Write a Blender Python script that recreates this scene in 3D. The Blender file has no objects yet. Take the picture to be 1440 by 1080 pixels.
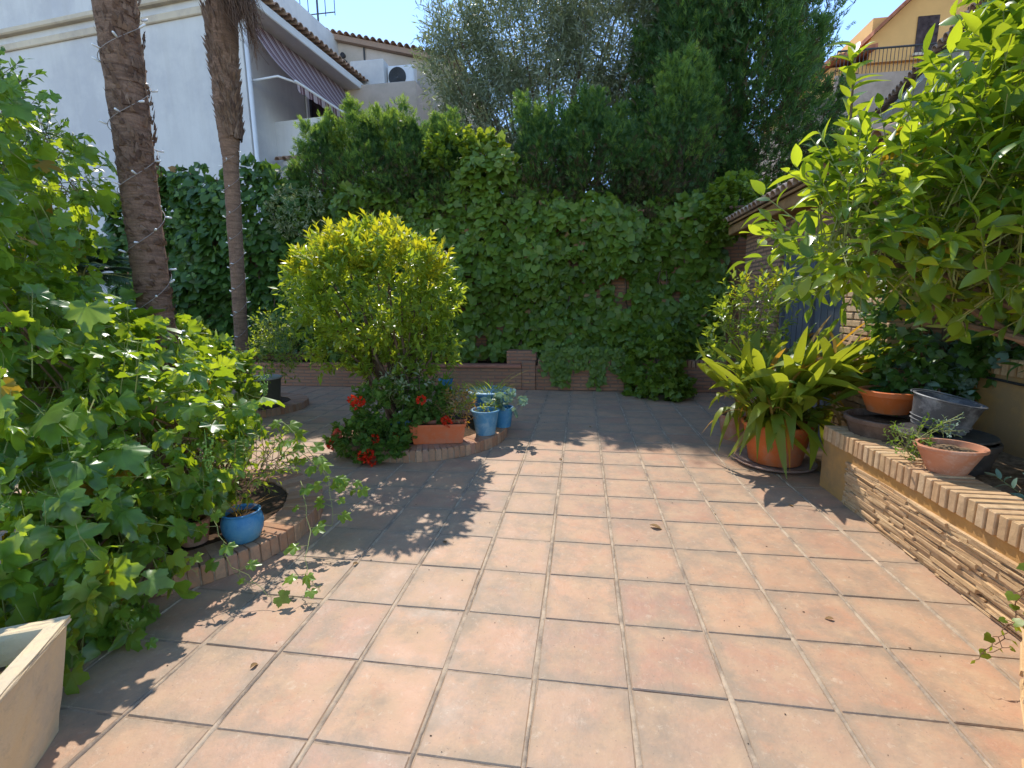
import bpy, bmesh, math, random
import numpy as np
from mathutils import Vector, Matrix

SC = bpy.context.scene
COL = SC.collection
random.seed(7)
RNG = np.random.default_rng(11)
PI = math.pi

# ------------------------------------------------------------------ camera
_p, _y, _r = .1708, -.1482, .0109
cy, sy, cp, sp = math.cos(_y), math.sin(_y), math.cos(_p), math.sin(_p)
fwd = Vector((sy*cp, cy*cp, -sp)); ri = Vector((cy, -sy, 0)); dn = fwd.cross(ri)
c_, s_ = math.cos(_r), math.sin(_r)
right = c_*ri + s_*dn; down = -s_*ri + c_*dn
cam_d = bpy.data.cameras.new('camera'); cam = bpy.data.objects.new('camera', cam_d); COL.objects.link(cam)
cam.matrix_world = Matrix(((right.x, -down.x, -fwd.x, 0), (right.y, -down.y, -fwd.y, 0),
                           (right.z, -down.z, -fwd.z, 1.4966), (0, 0, 0, 1)))
cam_d.sensor_width = 36; cam_d.lens = 660.3/1440*36; cam_d.clip_end = 500; cam_d.clip_start = .05
SC.camera = cam

# ------------------------------------------------------------------ light
SUN = Vector((-.32, .82, 1.0)).normalized()
elev = math.asin(SUN.z); azi = math.atan2(SUN.x, SUN.y)
W = bpy.data.worlds.new('World'); SC.world = W; W.use_nodes = True
nt = W.node_tree; bg = nt.nodes['Background']
sky = nt.nodes.new('ShaderNodeTexSky'); sky.sky_type = 'NISHITA'; sky.sun_disc = False
sky.sun_elevation = elev; sky.sun_rotation = azi; sky.air_density = .8; sky.dust_density = .0; sky.ozone_density = 2.4
nt.links.new(sky.outputs[0], bg.inputs[0]); bg.inputs[1].default_value = .15
sl = bpy.data.lights.new('sun', 'SUN'); sl.energy = 2.1; sl.angle = math.radians(.5); sl.color = (1, .94, .86)
so = bpy.data.objects.new('sun', sl); COL.objects.link(so); so.location = (0, 0, 30)
so.rotation_euler = (-SUN).to_track_quat('-Z', 'Y').to_euler()
SC.view_settings.view_transform = 'Standard'; SC.view_settings.look = 'None'
SC.view_settings.exposure = 1.42; SC.view_settings.gamma = 1
try:
    SC.cycles.transparent_max_bounces = 8; SC.cycles.max_bounces = 8
    SC.cycles.transmission_bounces = 6; SC.cycles.diffuse_bounces = 4
except Exception: pass

# ------------------------------------------------------------------ node helpers
def N(nt, t, **kw):
    n = nt.nodes.new(t)
    for k, v in kw.items():
        if k.startswith('i_'):
            key = k[2:]; key = int(key) if key.isdigit() else key.replace('_', ' ')
            n.inputs[key].default_value = v
        else: setattr(n, k, v)
    return n
def ramp(nt, fac, stops, interp='LINEAR'):
    r = nt.nodes.new('ShaderNodeValToRGB'); e = r.color_ramp.elements; r.color_ramp.interpolation = interp
    while len(e) < len(stops): e.new(.5)
    for el, (p, c) in zip(e, stops): el.position = p; el.color = (*c, 1)
    nt.links.new(fac, r.inputs[0]); return r.outputs[0]
def newmat(name, rough=.8, spec=.3, metal=0):
    m = bpy.data.materials.new(name); m.use_nodes = True; nt = m.node_tree
    b = nt.nodes['Principled BSDF']; b.inputs['Roughness'].default_value = rough
    b.inputs['Specular IOR Level'].default_value = spec; b.inputs['Metallic'].default_value = metal
    return m, nt, b
def noise(nt, scale, detail=4, rough=.6, src=None, dist=0, stretch=None):
    n = N(nt, 'ShaderNodeTexNoise'); n.inputs['Scale'].default_value = scale
    n.inputs['Detail'].default_value = detail; n.inputs['Roughness'].default_value = rough
    n.inputs['Distortion'].default_value = dist
    if src is None:
        src = N(nt, 'ShaderNodeTexCoord').outputs['Object']
    if stretch:
        mp = N(nt, 'ShaderNodeMapping'); mp.inputs['Scale'].default_value = stretch
        nt.links.new(src, mp.inputs[0]); src = mp.outputs[0]
    nt.links.new(src, n.inputs['Vector']); return n.outputs['Fac']
def mixc(nt, f, a, b, mode='MIX'):
    m = N(nt, 'ShaderNodeMix', data_type='RGBA', blend_type=mode)
    for s, v in ((0, f), (6, a), (7, b)):
        if hasattr(v, 'is_output'): nt.links.new(v, m.inputs[s])
        elif s == 0: m.inputs[0].default_value = v
        else: m.inputs[s].default_value = (*v, 1)
    return m.outputs[2]
def math_(nt, op, a, b=0, clamp=False):
    m = N(nt, 'ShaderNodeMath', operation=op, use_clamp=clamp)
    for i, v in enumerate((a, b)):
        if hasattr(v, 'is_output'): nt.links.new(v, m.inputs[i])
        else: m.inputs[i].default_value = v
    return m.outputs[0]
def bump(nt, b, h, strength=.3, dist=.01, prev=None):
    n = N(nt, 'ShaderNodeBump'); n.inputs['Strength'].default_value = strength; n.inputs['Distance'].default_value = dist
    nt.links.new(h, n.inputs['Height'])
    if prev: nt.links.new(prev, n.inputs['Normal'])
    nt.links.new(n.outputs[0], b.inputs['Normal']); return n.outputs[0]

def simple(name, col, rough=.8, spec=.3, var=.15, scale=8, bmp=.15, bscale=60, dirt=None, dscale=2):
    m, nt, b = newmat(name, rough, spec)
    f = noise(nt, scale, 5)
    lo = tuple(max(0, c*(1-var)) for c in col); hi = tuple(min(1, c*(1+var)) for c in col)
    c = ramp(nt, f, [(.3, lo), (.7, hi)])
    if dirt:
        d = noise(nt, dscale, 6, .7)
        dd = ramp(nt, d, [(.46, (0, 0, 0)), (.62, (1, 1, 1))])
        c = mixc(nt, dd, c, dirt)
    nt.links.new(c, b.inputs['Base Color'])
    if bmp: bump(nt, b, noise(nt, bscale, 4), bmp, .004)
    return m

def leafmat(name, cols, tcol, trans=.4, rough=.45, spec=.4, patch=0):
    """cols: 3-4 base colours picked per leaf; tcol colour of light coming through"""
    m = bpy.data.materials.new(name); m.use_nodes = True; nt = m.node_tree
    b = nt.nodes['Principled BSDF']; out = nt.nodes['Material Output']
    b.inputs['Roughness'].default_value = rough; b.inputs['Specular IOR Level'].default_value = spec
    g = N(nt, 'ShaderNodeNewGeometry')
    n = len(cols)
    c = ramp(nt, g.outputs['Random Per Island'], [(i/(n-1) if n > 1 else 0, k) for i, k in enumerate(cols)])
    if patch:
        f = noise(nt, patch, 3)
        c = mixc(nt, ramp(nt, f, [(.35, (.0, .0, .0)), (.7, (.6, .6, .6))]), c, tuple(min(1, k*1.7) for k in cols[n//2]))
    nt.links.new(c, b.inputs['Base Color'])
    t = N(nt, 'ShaderNodeBsdfTranslucent')
    tc = mixc(nt, .22, tcol, c) if True else None
    tv = ramp(nt, g.outputs['Random Per Island'], [(0, tuple(k*.75 for k in tcol)), (.5, tcol), (1, tuple(min(1, k*1.15) for k in tcol))])
    nt.links.new(tv, t.inputs[0])
    mx = N(nt, 'ShaderNodeMixShader'); mx.inputs[0].default_value = trans
    nt.links.new(b.outputs[0], mx.inputs[1]); nt.links.new(t.outputs[0], mx.inputs[2])
    nt.links.new(mx.outputs[0], out.inputs[0])
    return m

def brickmat(name, c1, c2, mortar, bw=.25, rh=.065, ms=.012, offset=.5, bmpd=.008, rough=.85, weather=None):
    m, nt, b = newmat(name, rough, .2)
    uv = N(nt, 'ShaderNodeUVMap')
    t = N(nt, 'ShaderNodeTexBrick'); t.inputs['Scale'].default_value = 1
    wob = N(nt, 'ShaderNodeTexNoise'); wob.inputs['Scale'].default_value = 7
    nt.links.new(uv.outputs[0], wob.inputs['Vector'])
    ad = N(nt, 'ShaderNodeVectorMath', operation='MULTIPLY_ADD'); ad.inputs[1].default_value = (.008, .012, 0)
    nt.links.new(wob.outputs['Color'], ad.inputs[0]); nt.links.new(uv.outputs[0], ad.inputs[2])
    nt.links.new(ad.outputs[0], t.inputs['Vector'])
    t.inputs['Brick Width'].default_value = bw; t.inputs['Row Height'].default_value = rh
    t.inputs['Mortar Size'].default_value = ms; t.inputs['Mortar Smooth'].default_value = .3
    t.offset = offset
    t.inputs['Color1'].default_value = (*c1, 1); t.inputs['Color2'].default_value = (*c2, 1); t.inputs['Mortar'].default_value = (*mortar, 1)
    c = mixc(nt, ramp(nt, noise(nt, 14, 5, .7), [(.3, (0, 0, 0)), (.8, (.55, .55, .55))]), t.outputs['Color'], tuple(k*.7 for k in c1))
    if weather: c = mixc(nt, ramp(nt, noise(nt, 1.6, 5, .7), [(.45, (0, 0, 0)), (.7, (.7, .7, .7))]), c, weather)
    nt.links.new(c, b.inputs['Base Color'])
    inv = math_(nt, 'SUBTRACT', 1, t.outputs['Fac'])
    p = bump(nt, b, inv, .9, bmpd); bump(nt, b, noise(nt, 60, 5), .3, .004, p)
    return m

# ------------------------------------------------------------------ geometry helpers
def tag(o, label=None, cat=None, group=None, kind=None):
    if label: o['label'] = label
    if cat: o['category'] = cat
    if group: o['group'] = group
    if kind: o['kind'] = kind
    return o
def empty(name, loc, label, cat, group=None, rz=0):
    o = bpy.data.objects.new(name, None); COL.objects.link(o); o.location = loc; o.rotation_euler = (0, 0, rz)
    o.empty_display_size = .1
    return tag(o, label, cat, group)

def link_mesh(name, me, mat, parent=None, smooth=False):
    o = bpy.data.objects.new(name, me); COL.objects.link(o)
    if mat is not None: me.materials.append(mat)
    if smooth: me.polygons.foreach_set('use_smooth', [True]*len(me.polygons))
    if parent is not None:
        o.parent = parent                                # geometry is written in world space
        o.matrix_parent_inverse = Matrix.Identity(4)
        mw = Matrix.Translation(parent.location) @ Matrix.Rotation(parent.rotation_euler.z, 4, 'Z')
        pp = parent.parent
        if pp is not None: mw = Matrix.Identity(4)       # sub-part: parent is a mesh already placed
        me.transform((mw.inverted()))
        if pp is not None:
            top = pp
            mt = Matrix.Translation(top.location) @ Matrix.Rotation(top.rotation_euler.z, 4, 'Z')
            me.transform(mt.inverted())
    return o
def box_uv(me):
    me.update()
    if not me.uv_layers: me.uv_layers.new(name='UVMap')
    uv = me.uv_layers[0].data
    vs = me.vertices
    for p in me.polygons:
        n = p.normal; a = max(range(3), key=lambda i: abs(n[i]))
        for li in p.loop_indices:
            v = vs[me.loops[li].vertex_index].co
            uv[li].uv = (v.y, v.z) if a == 0 else (v.x, v.z) if a == 1 else (v.x, v.y)

class MB:
    def __init__(s): s.v = []; s.f = []
    def add(s, v, f):
        o = len(s.v); s.v += [tuple(a) for a in v]; s.f += [tuple(i+o for i in a) for a in f]; return s
    def box(s, c, d, bev=0, M=None):
        hx, hy, hz = d[0]/2, d[1]/2, d[2]/2
        M = M or Matrix.Identity(3); c = Vector(c)
        if bev <= 0:
            v = [c + M @ Vector((x*hx, y*hy, z*hz)) for x in (-1, 1) for y in (-1, 1) for z in (-1, 1)]
            f = [(0, 1, 3, 2), (4, 6, 7, 5), (0, 4, 5, 1), (2, 3, 7, 6), (0, 2, 6, 4), (1, 5, 7, 3)]
            return s.add(v, f)
        v = []; idx = {}
        for x in (-1, 1):
            for y in (-1, 1):
                for z in (-1, 1):
                    for a in range(3):
                        q = [x*hx, y*hy, z*hz]
                        for k in range(3):
                            if k != a: q[k] -= (x, y, z)[k]*bev
                        idx[(x, y, z, a)] = len(v); v.append(c + M @ Vector(q))
        f = []
        def g(a, **k): return idx[(k['x'], k['y'], k['z'], a)]
        for a in range(3):
            o1, o2 = [k for k in range(3) if k != a]
            for sgn in (-1, 1):
                L = []
                for p, q in ((-1, -1), (1, -1), (1, 1), (-1, 1)):
                    t = [0, 0, 0]; t[a] = sgn; t[o1] = p; t[o2] = q; L.append(idx[(*t, a)])
                flip = (sgn < 0) ^ (a == 1)
                f.append(tuple(L[::-1] if flip else L))
        for a in range(3):       # edges along axis a
            o1, o2 = [k for k in range(3) if k != a]
            for p in (-1, 1):
                for q in (-1, 1):
                    t0 = [0, 0, 0]; t0[a] = -1; t0[o1] = p; t0[o2] = q; t1 = list(t0); t1[a] = 1
                    L = [idx[(*t0, o1)], idx[(*t1, o1)], idx[(*t1, o2)], idx[(*t0, o2)]]
                    if (p*q > 0) ^ (a == 1): L = L[::-1]
                    f.append(tuple(L))
        for x in (-1, 1):
            for y in (-1, 1):
                for z in (-1, 1):
                    L = [idx[(x, y, z, 0)], idx[(x, y, z, 1)], idx[(x, y, z, 2)]]
                    if x*y*z < 0: L = L[::-1]
                    f.append(tuple(L))
        return s.add(v, f)
    def bx(s, x0, x1, y0, y1, z0, z1, bev=0):
        return s.box(((x0+x1)/2, (y0+y1)/2, (z0+z1)/2), (x1-x0, y1-y0, z1-z0), bev)
    def tube(s, pts, rad, n=8, cap=True):
        pts = [Vector(p) for p in pts]
        if not hasattr(rad, '__len__'): rad = [rad]*len(pts)
        t = (pts[1]-pts[0]).normalized(); up = Vector((0, 0, 1)) if abs(t.z) < .9 else Vector((1, 0, 0))
        u = t.cross(up).normalized(); v = []
        for i, p in enumerate(pts):
            t = (pts[min(i+1, len(pts)-1)]-pts[max(i-1, 0)]).normalized()
            u = (u - t*u.dot(t)).normalized(); w = t.cross(u)
            for k in range(n):
                a = 2*PI*k/n; v.append(p + (u*math.cos(a)+w*math.sin(a))*rad[i])
        f = [(i*n+k, i*n+(k+1) % n, (i+1)*n+(k+1) % n, (i+1)*n+k) for i in range(len(pts)-1) for k in range(n)]
        if cap: f += [tuple(range(n))[::-1], tuple(range((len(pts)-1)*n, len(pts)*n))]
        return s.add(v, f)
    def lathe(s, prof, c, n=40, sx=1, sy=1, M=None, wob=0):
        c = Vector(c); M = M or Matrix.Identity(3); v = []
        for r, z in prof:
            for k in range(n):
                a = 2*PI*k/n; rr = r*(1+wob*math.sin(3*a+1))
                v.append(c + M @ Vector((rr*sx*math.cos(a), rr*sy*math.sin(a), z)))
        m = len(prof)
        f = [(i*n+k, i*n+(k+1) % n, (i+1)*n+(k+1) % n, (i+1)*n+k) for i in range(m-1) for k in range(n)]
        f += [tuple(range(n))[::-1], tuple(range((m-1)*n, m*n))]
        return s.add(v, f)
    def build(s, name, mat, parent=None, smooth=False, uv=True):
        me = bpy.data.meshes.new(name); me.from_pydata(s.v, [], s.f)
        if uv: box_uv(me)
        if smooth == 'auto':
            o = link_mesh(name, me, mat, parent, True)
            bm = bmesh.new(); bm.from_mesh(me)
            for e in bm.edges:
                if len(e.link_faces) == 2 and e.calc_face_angle(0) > .6: e.smooth = False
            bm.to_mesh(me); bm.free(); return o
        return link_mesh(name, me, mat, parent, bool(smooth))

def npmesh(name, V, F, mat, parent=None, smooth=True):
    """V (n,3), F (m,k) uniform face size"""
    me = bpy.data.meshes.new(name); k = F.shape[1]
    me.vertices.add(len(V)); me.vertices.foreach_set('co', V.astype(np.float32).ravel())
    me.loops.add(F.size); me.loops.foreach_set('vertex_index', F.astype(np.int32).ravel())
    me.polygons.add(len(F)); me.polygons.foreach_set('loop_start', np.arange(0, F.size, k, dtype=np.int32))
    me.update(calc_edges=True); me.validate()
    return link_mesh(name, me, mat, parent, smooth)

# leaf templates: verts (x side, y along, z normal)
def t_blade(w=.5, seg=4, fold=.25, curl=.3, wpos=.45, tip=1.0):
    v = []; f = []
    for i in range(seg+1):
        t = i/seg
        ww = w/2*(math.sin(PI*min(1, t**(math.log(.5)/math.log(wpos)))) ** .8)
        if i == seg: ww = w*.02
        if i == 0: ww = w*.05
        z = -curl*t*t
        v += [(-ww, t, z+fold*ww), (0, t, z), (ww, t, z+fold*ww)]
    for i in range(seg):
        a = i*3; f += [(a, a+1, a+4, a+3), (a+1, a+2, a+5, a+4)]
    return np.array(v), np.array(f)
def t_lobed(lobes, n, depth, serr=0, cup=.15, wav=.05, seed=0, base=.3):
    """palmate outline: lobes = list of (angle, length)"""
    r = random.Random(seed); out = []
    for i in range(n):
        a = -PI*.86 + 2*PI*.86*i/(n-1)      # 0 = forward
        R = base
        for la, ll in lobes:
            d = abs(a-la); R = max(R, base+(ll-base)*math.exp(-(d/depth)**2))
        if serr and i % 2: R *= 1-serr
        out.append((R*math.sin(a), R*math.cos(a)+.25, 0))
    v = [(0, .2, .02)]
    for i, (x, y, z) in enumerate(out):
        rr = x*x+(y-.25)**2
        v.append((x, y, -cup*rr + wav*math.sin(i*.9+seed)))
    f = [(0, i+1, i) for i in range(1, n)]
    return np.array(v), np.array(f)

T_GRAPE = [t_lobed([(0, .78), (1.05, .64), (-1.05, .64), (2.0, .50), (-2.0, .50)], 35, dp, .10, .35*s, wv, i, bs) for i, (s, dp, wv, bs) in enumerate(((1, .34, .04, .44), (-.5, .38, .07, .48), (2.0, .3, .05, .42), (.6, .42, .09, .40), (2.8, .36, .03, .46)))]
T_IVY = [t_lobed([(0, .75), (1.1, .55), (-1.1, .55)], 11, .45, 0, .4, .03, 0, .4)]
T_HEART = [t_lobed([(0, .72), (.9, .5), (-.9, .5), (1.9, .45), (-1.9, .45)], 13, .55, 0, .3, .02)]
T_CITRUS = [t_blade(w, 5, f, c) for w, f, c in ((.42, .35, .15), (.38, .5, .45), (.45, .25, -.08), (.36, .6, .7), (.48, .3, .25))]
T_SMALL = [t_blade(.42, 2, .3, c) for c in (.1, .4)]
T_NARROW = [t_blade(.2, 1, .3, .0), t_blade(.2, 2, .2, .3)]
T_SPRAY = [(np.array([(-.03, 0, 0), (.03, 0, 0), (.11, .45, .04), (.0, 1, 0), (-.11, .45, -.04)]), None)]
def t_spray(angs, w, seed):
    r = random.Random(seed); v = []; f = []
    for a, y0, l in angs:
        c, s_ = math.cos(a), math.sin(a); o = len(v)
        for (x, y) in ((0, 0), (w, .45), (0, 1), (-w, .45)):
            x2, y2 = x*1.0, y*l; v.append((x2*c+y2*s_, y0-x2*s_+y2*c, .10*y2*r.uniform(-1, 1)))
        f.append((o, o+1, o+2, o+3))
    return np.array(v), np.array(f)
T_SPRAY = [t_spray([(0, 0, 1), (.55, .15, .55), (-.6, .25, .5), (.45, .45, .4), (-.5, .5, .35)], .042, i) for i in range(3)]

def norm(a): return a/np.maximum(np.linalg.norm(a, axis=-1, keepdims=True), 1e-9)
def place(T, P, D, Nn, S):
    """instances of templates -> V, F"""
    D = norm(D); Nn = norm(Nn - D*np.sum(Nn*D, 1, keepdims=True)); X = np.cross(D, Nn)
    Vs = []; Fs = []; off = 0; which = RNG.integers(0, len(T), len(P))
    for k, (tv, tf) in enumerate(T):
        m = which == k; c = m.sum()
        if not c: continue
        S_ = S[m][:, None, None]
        sx = RNG.uniform(.85, 1.2, (c, 1, 1)); sz = RNG.uniform(.6, 1.5, (c, 1, 1))
        V = P[m][:, None, :] + S_*(X[m][:, None, :]*tv[None, :, 0:1]*sx + D[m][:, None, :]*tv[None, :, 1:2] + Nn[m][:, None, :]*tv[None, :, 2:3]*sz)
        F = tf[None] + (np.arange(c)*len(tv))[:, None, None] + off
        Vs.append(V.reshape(-1, 3)); Fs.append(F.reshape(-1, tf.shape[1])); off += c*len(tv)
    return np.concatenate(Vs), np.concatenate(Fs)
def rdir(n): return norm(RNG.normal(size=(n, 3)))
def shell(lobes, n, inner=.72, keep=.82):
    """points on the clumpy union of ellipsoid lobes (c, (rx,ry,rz))"""
    C = np.array([l[0] for l in lobes], float); Rr = np.array([l[1] for l in lobes], float)
    w = (Rr.prod(1))**(2/3); w /= w.sum(); P = []; Q = []; got = 0
    while got < n:
        k = RNG.choice(len(lobes), n*2, p=w); d = rdir(n*2); rr = RNG.uniform(inner**3, 1.03**3, n*2)**(1/3)
        p = C[k] + d*Rr[k]*rr[:, None]
        ok = np.ones(len(p), bool)
        for j in range(len(lobes)):
            q = np.linalg.norm((p-C[j])/Rr[j], axis=1); ok &= (q > keep) | (k == j)
        P.append(p[ok]); Q.append(norm(d/Rr[k])[ok]); got += ok.sum()
    return np.concatenate(P)[:n], np.concatenate(Q)[:n]
def twig_leaves(B, Dir, L, m, ang=.9, up=.5, jitter=.35):
    """m leaves spiralling along each twig: returns P, D, N"""
    n = len(B); Dir = norm(Dir)
    h = np.cross(Dir, rdir(n)); h = norm(h); g = np.cross(Dir, h); P = []; D = []; NN = []
    for i in range(m):
        t = (i+.5)/m; a = i*2.4+RNG.uniform(0, .8, n); pr = h*np.cos(a)[:, None]+g*np.sin(a)[:, None]
        aa = ang*(1.15-.55*t)
        d = Dir*math.cos(aa)+pr*math.sin(aa)
        P.append(B+Dir*(L*t)[:, None]); D.append(norm(d+RNG.normal(size=(n, 3))*jitter*.5))
        NN.append(norm(Dir*.45 - pr*.1 + np.array([0, 0, up*1.2])+RNG.normal(size=(n, 3))*jitter))
    return np.concatenate(P), np.concatenate(D), np.concatenate(NN)
def bez(a, b, sag=0, n=6, jit=0):
    a = Vector(a); b = Vector(b); out = []
    for i in range(n+1):
        t = i/n; p = a.lerp(b, t); p.z += sag*4*t*(1-t)
        if 0 < i < n: p += Vector([random.uniform(-jit, jit) for _ in range(3)])
        out.append(p)
    return out
def foliage(name, lobes, n, leafsize, T, mat, parent, L=.15, m=6, up=.5, outw=.7, upw=.4, rnd=.5, inner=.72, ang=.9, var=.3, twigmat=None, twigr=.002, keep=.82, cond=None):
    B, Q = shell(lobes, n, inner, keep)
    if cond is not None:
        k = cond(B); B = B[k]; Q = Q[k]
    n = len(B)
    Dir = norm(Q*outw + np.array([0, 0, upw]) + rdir(n)*rnd)
    Ln = RNG.uniform(.6, 1.2, n)*L
    P, D, NN = twig_leaves(B, Dir, Ln, m, ang, up)
    S = leafsize*RNG.uniform(1-var, 1+var, len(P))
    V, F = place(T, P, D, NN, S)
    o = npmesh(name, V, F, mat, parent)
    if twigmat:
        mb = MB()
        for b, d, l in zip(B, Dir, Ln):
            b = Vector(b); d = Vector(d); mb.tube([b-d*l*.7, b+d*l], [twigr*1.3, twigr*.6], 3, False)
        mb.build('twig_frame', twigmat, parent, uv=False)
    return o

def branch_tree(base, tips, r0, seg=5, jit=.05, n=7):
    """trunk limbs from base to each tip"""
    mb = MB()
    for tp in tips:
        pts = bez(base, tp, 0, seg, jit); rr = [r0*(1-.8*i/seg) for i in range(seg+1)]
        mb.tube(pts, rr, n)
    return mb

# ------------------------------------------------------------------ materials
def m_tile():
    m, nt, b = newmat('terracotta_tile', .62, .3)
    g = N(nt, 'ShaderNodeNewGeometry'); tc = N(nt, 'ShaderNodeTexCoord')
    base = ramp(nt, g.outputs['Random Per Island'], [(0, (.44, .245, .155)), (.25, (.49, .295, .180)), (.5, (.43, .275, .175)), (.75, (.52, .30, .175)), (1, (.41, .235, .155))])
    off = N(nt, 'ShaderNodeVectorMath', operation='MULTIPLY_ADD'); off.inputs[1].default_value = (17, 31, 5)
    nt.links.new(g.outputs['Random Per Island'], off.inputs[0]); nt.links.new(tc.outputs['Object'], off.inputs[2])
    f1 = noise(nt, 5.2, 4, .6, off.outputs[0], .15)
    c = mixc(nt, ramp(nt, f1, [(.42, (0, 0, 0)), (.66, (.8, .8, .8))]), base, (.50, .335, .20))
    f2 = noise(nt, 4.1, 6, .75, off.outputs[0], .1)
    c = mixc(nt, ramp(nt, f2, [(.46, (0, 0, 0)), (.68, (.8, .8, .8))]), c, (.30, .225, .155))
    f3 = noise(nt, 9, 4, .7, off.outputs[0], .1)
    c = mixc(nt, ramp(nt, f3, [(.55, (0, 0, 0)), (.75, (.55, .55, .55))]), c, (.50, .245, .135))
    # dusty worn edge of each tile from its UV (0..1)
    uv = N(nt, 'ShaderNodeUVMap'); sx = N(nt, 'ShaderNodeSeparateXYZ'); nt.links.new(uv.outputs[0], sx.inputs[0])
    ax = math_(nt, 'ABSOLUTE', math_(nt, 'SUBTRACT', sx.outputs[0], .5)); ay = math_(nt, 'ABSOLUTE', math_(nt, 'SUBTRACT', sx.outputs[1], .5))
    e = math_(nt, 'MAXIMUM', ax, ay)
    e = math_(nt, 'ADD', e, math_(nt, 'MULTIPLY', math_(nt, 'SUBTRACT', f2, .5), .35))
    c = mixc(nt, ramp(nt, e, [(.34, (0, 0, 0)), (.50, (.75, .75, .75))]), c, (.31, .235, .16))
    sp_ = noise(nt, 90, 2, .5, off.outputs[0])
    c = mixc(nt, ramp(nt, sp_, [(.70, (0, 0, 0)), (.76, (.6, .6, .6))]), c, (.16, .11, .08))
    big = noise(nt, .9, 6, .7)
    c = mixc(nt, ramp(nt, big, [(.50, (0, 0, 0)), (.72, (.45, .45, .45))]), c, (.27, .19, .13))
    lime = noise(nt, 26, 6, .8, off.outputs[0], .4)
    c = mixc(nt, ramp(nt, lime, [(.57, (0, 0, 0)), (.70, (.55, .55, .55))]), c, (.60, .47, .33))
    scr = noise(nt, 30, 4, .6, off.outputs[0], 1.2, (1, .12, 1))
    c = mixc(nt, ramp(nt, scr, [(.66, (0, 0, 0)), (.74, (.4, .4, .4))]), c, (.24, .17, .12))
    nt.links.new(c, b.inputs['Base Color'])
    nt.links.new(ramp(nt, f1, [(.3, (.5, .5, .5)), (.7, (.75, .75, .75))]), b.inputs['Roughness'])
    p = bump(nt, b, noise(nt, 14, 5, .6, off.outputs[0]), .6, .009)
    bump(nt, b, noise(nt, 120, 3, .6), .25, .0015, p)
    return m
M = {}
M['tile'] = m_tile()
M['grout'] = simple('grout', (.34, .25, .17), .95, .1, .4, 20, .6, 80)
M['grout_pale'] = simple('grout_pale', (.46, .35, .24), .95, .1, .28, 9, .6, 90, (.25, .19, .14), 5)
M['earth'] = simple('earth', (.10, .07, .045), 1, .05, .5, 10, 1, 30)
M['soil'] = simple('soil', (.085, .055, .035), 1, .05, .5, 30, 1, 60)
M['dry_soil'] = simple('dry_soil', (.23, .16, .10), 1, .05, .5, 25, 1, 60)
M['brick'] = brickmat('brick', (.48, .235, .13), (.40, .18, .105), (.24, .17, .12), .25, .062, .012, weather=(.34, .21, .13))
M['brick_pale'] = brickmat('brick_pale', (.52, .33, .2), (.46, .27, .16), (.16, .11, .08), .26, .068, .016, bmpd=.02)
M['shed_brick'] = brickmat('shed_brick', (.54, .30, .175), (.48, .25, .145), (.20, .13, .09), .26, .058, .014, bmpd=.018)
M['stucco'] = simple('stucco', (.52, .28, .09), .95, .15, .18, 3, .5, 90, (.36, .22, .10), 1.4)
M['stucco_pale'] = simple('stucco_pale', (.56, .42, .26), .95, .15, .18, 6, .6, 60, (.35, .25, .15), 3)
M['coping'] = None
def islandmat(name, cols, rough=.85, dark=(.2, .12, .08), bmp=.5, bs=70):
    m, nt, b = newmat(name, rough, .2)
    g = N(nt, 'ShaderNodeNewGeometry')
    c = ramp(nt, g.outputs['Random Per Island'], [(i/(len(cols)-1), k) for i, k in enumerate(cols)])
    c = mixc(nt, ramp(nt, noise(nt, 22, 6, .7), [(.42, (0, 0, 0)), (.72, (.7, .7, .7))]), c, dark)
    nt.links.new(c, b.inputs['Base Color'])
    bump(nt, b, noise(nt, bs, 5, .65), bmp, .004)
    return m
M['coping'] = islandmat('coping_brick', [(.60, .40, .21), (.54, .33, .17), (.64, .45, .26), (.50, .30, .16)], dark=(.36, .23, .12))
M['ringbrick'] = islandmat('ring_brick', [(.46, .245, .13), (.38, .18, .095), (.52, .31, .18), (.42, .23, .15)], dark=(.25, .17, .12))
M['slate'] = islandmat('split_stone', [(.58, .38, .19), (.64, .44, .24), (.50, .31, .155), (.60, .41, .23)], dark=(.40, .25, .12), bmp=.9, bs=50)
M['roof_tile'] = islandmat('roof_tile', [(.42, .27, .18), (.5, .36, .26), (.36, .22, .15), (.46, .38, .3)], dark=(.25, .19, .14))
M['white_wall'] = simple('white_wall', (.66, .645, .62), .9, .2, .04, 1.2, .2, 60, (.56, .55, .55), .5)
m_ = M['white_wall']; nt_ = m_.node_tree; b_ = nt_.nodes['Principled BSDF']; src_ = b_.inputs['Base Color'].links[0].from_socket
st_ = noise(nt_, 1.1, 6, .75, None, .2, (3.2, 3.2, .28))
nt_.links.new(mixc(nt_, ramp(nt_, st_, [(.46, (0, 0, 0)), (.8, (.4, .4, .4))]), src_, (.50, .475, .44)), b_.inputs['Base Color'])
M['cream_trim'] = simple('cream_trim', (.66, .56, .42), .9, .2, .08, 2, .2, 50, (.5, .42, .33), 1)
M['beige_wall'] = simple('beige_wall', (.60, .50, .42), .9, .2, .06, 1, .2, 50, (.5, .42, .34), .6)
M['ochre_wall'] = simple('ochre_wall', (.70, .40, .15), .9, .2, .08, 1, .1)
M['white_trim'] = simple('white_trim', (.76, .76, .74), .7, .3, .06, 3, .15)
M['dark_glass'] = simple('dark_glass', (.03, .03, .035), .15, .5, .2, 1, 0)
M['curtain'] = simple('curtain', (.07, .05, .05), .9, .1, .5, 5, 0)
M['door'] = simple('door_paint', (.13, .14, .155), .5, .4, .1, 3, .1, 30, (.14, .15, .17), 2)
M['metal_dark'] = simple('dark_metal', (.05, .05, .05), .5, .5, .2, 5, .1)
M['metal_white'] = simple('white_metal', (.75, .75, .75), .4, .5, .05, 5, 0)
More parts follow.
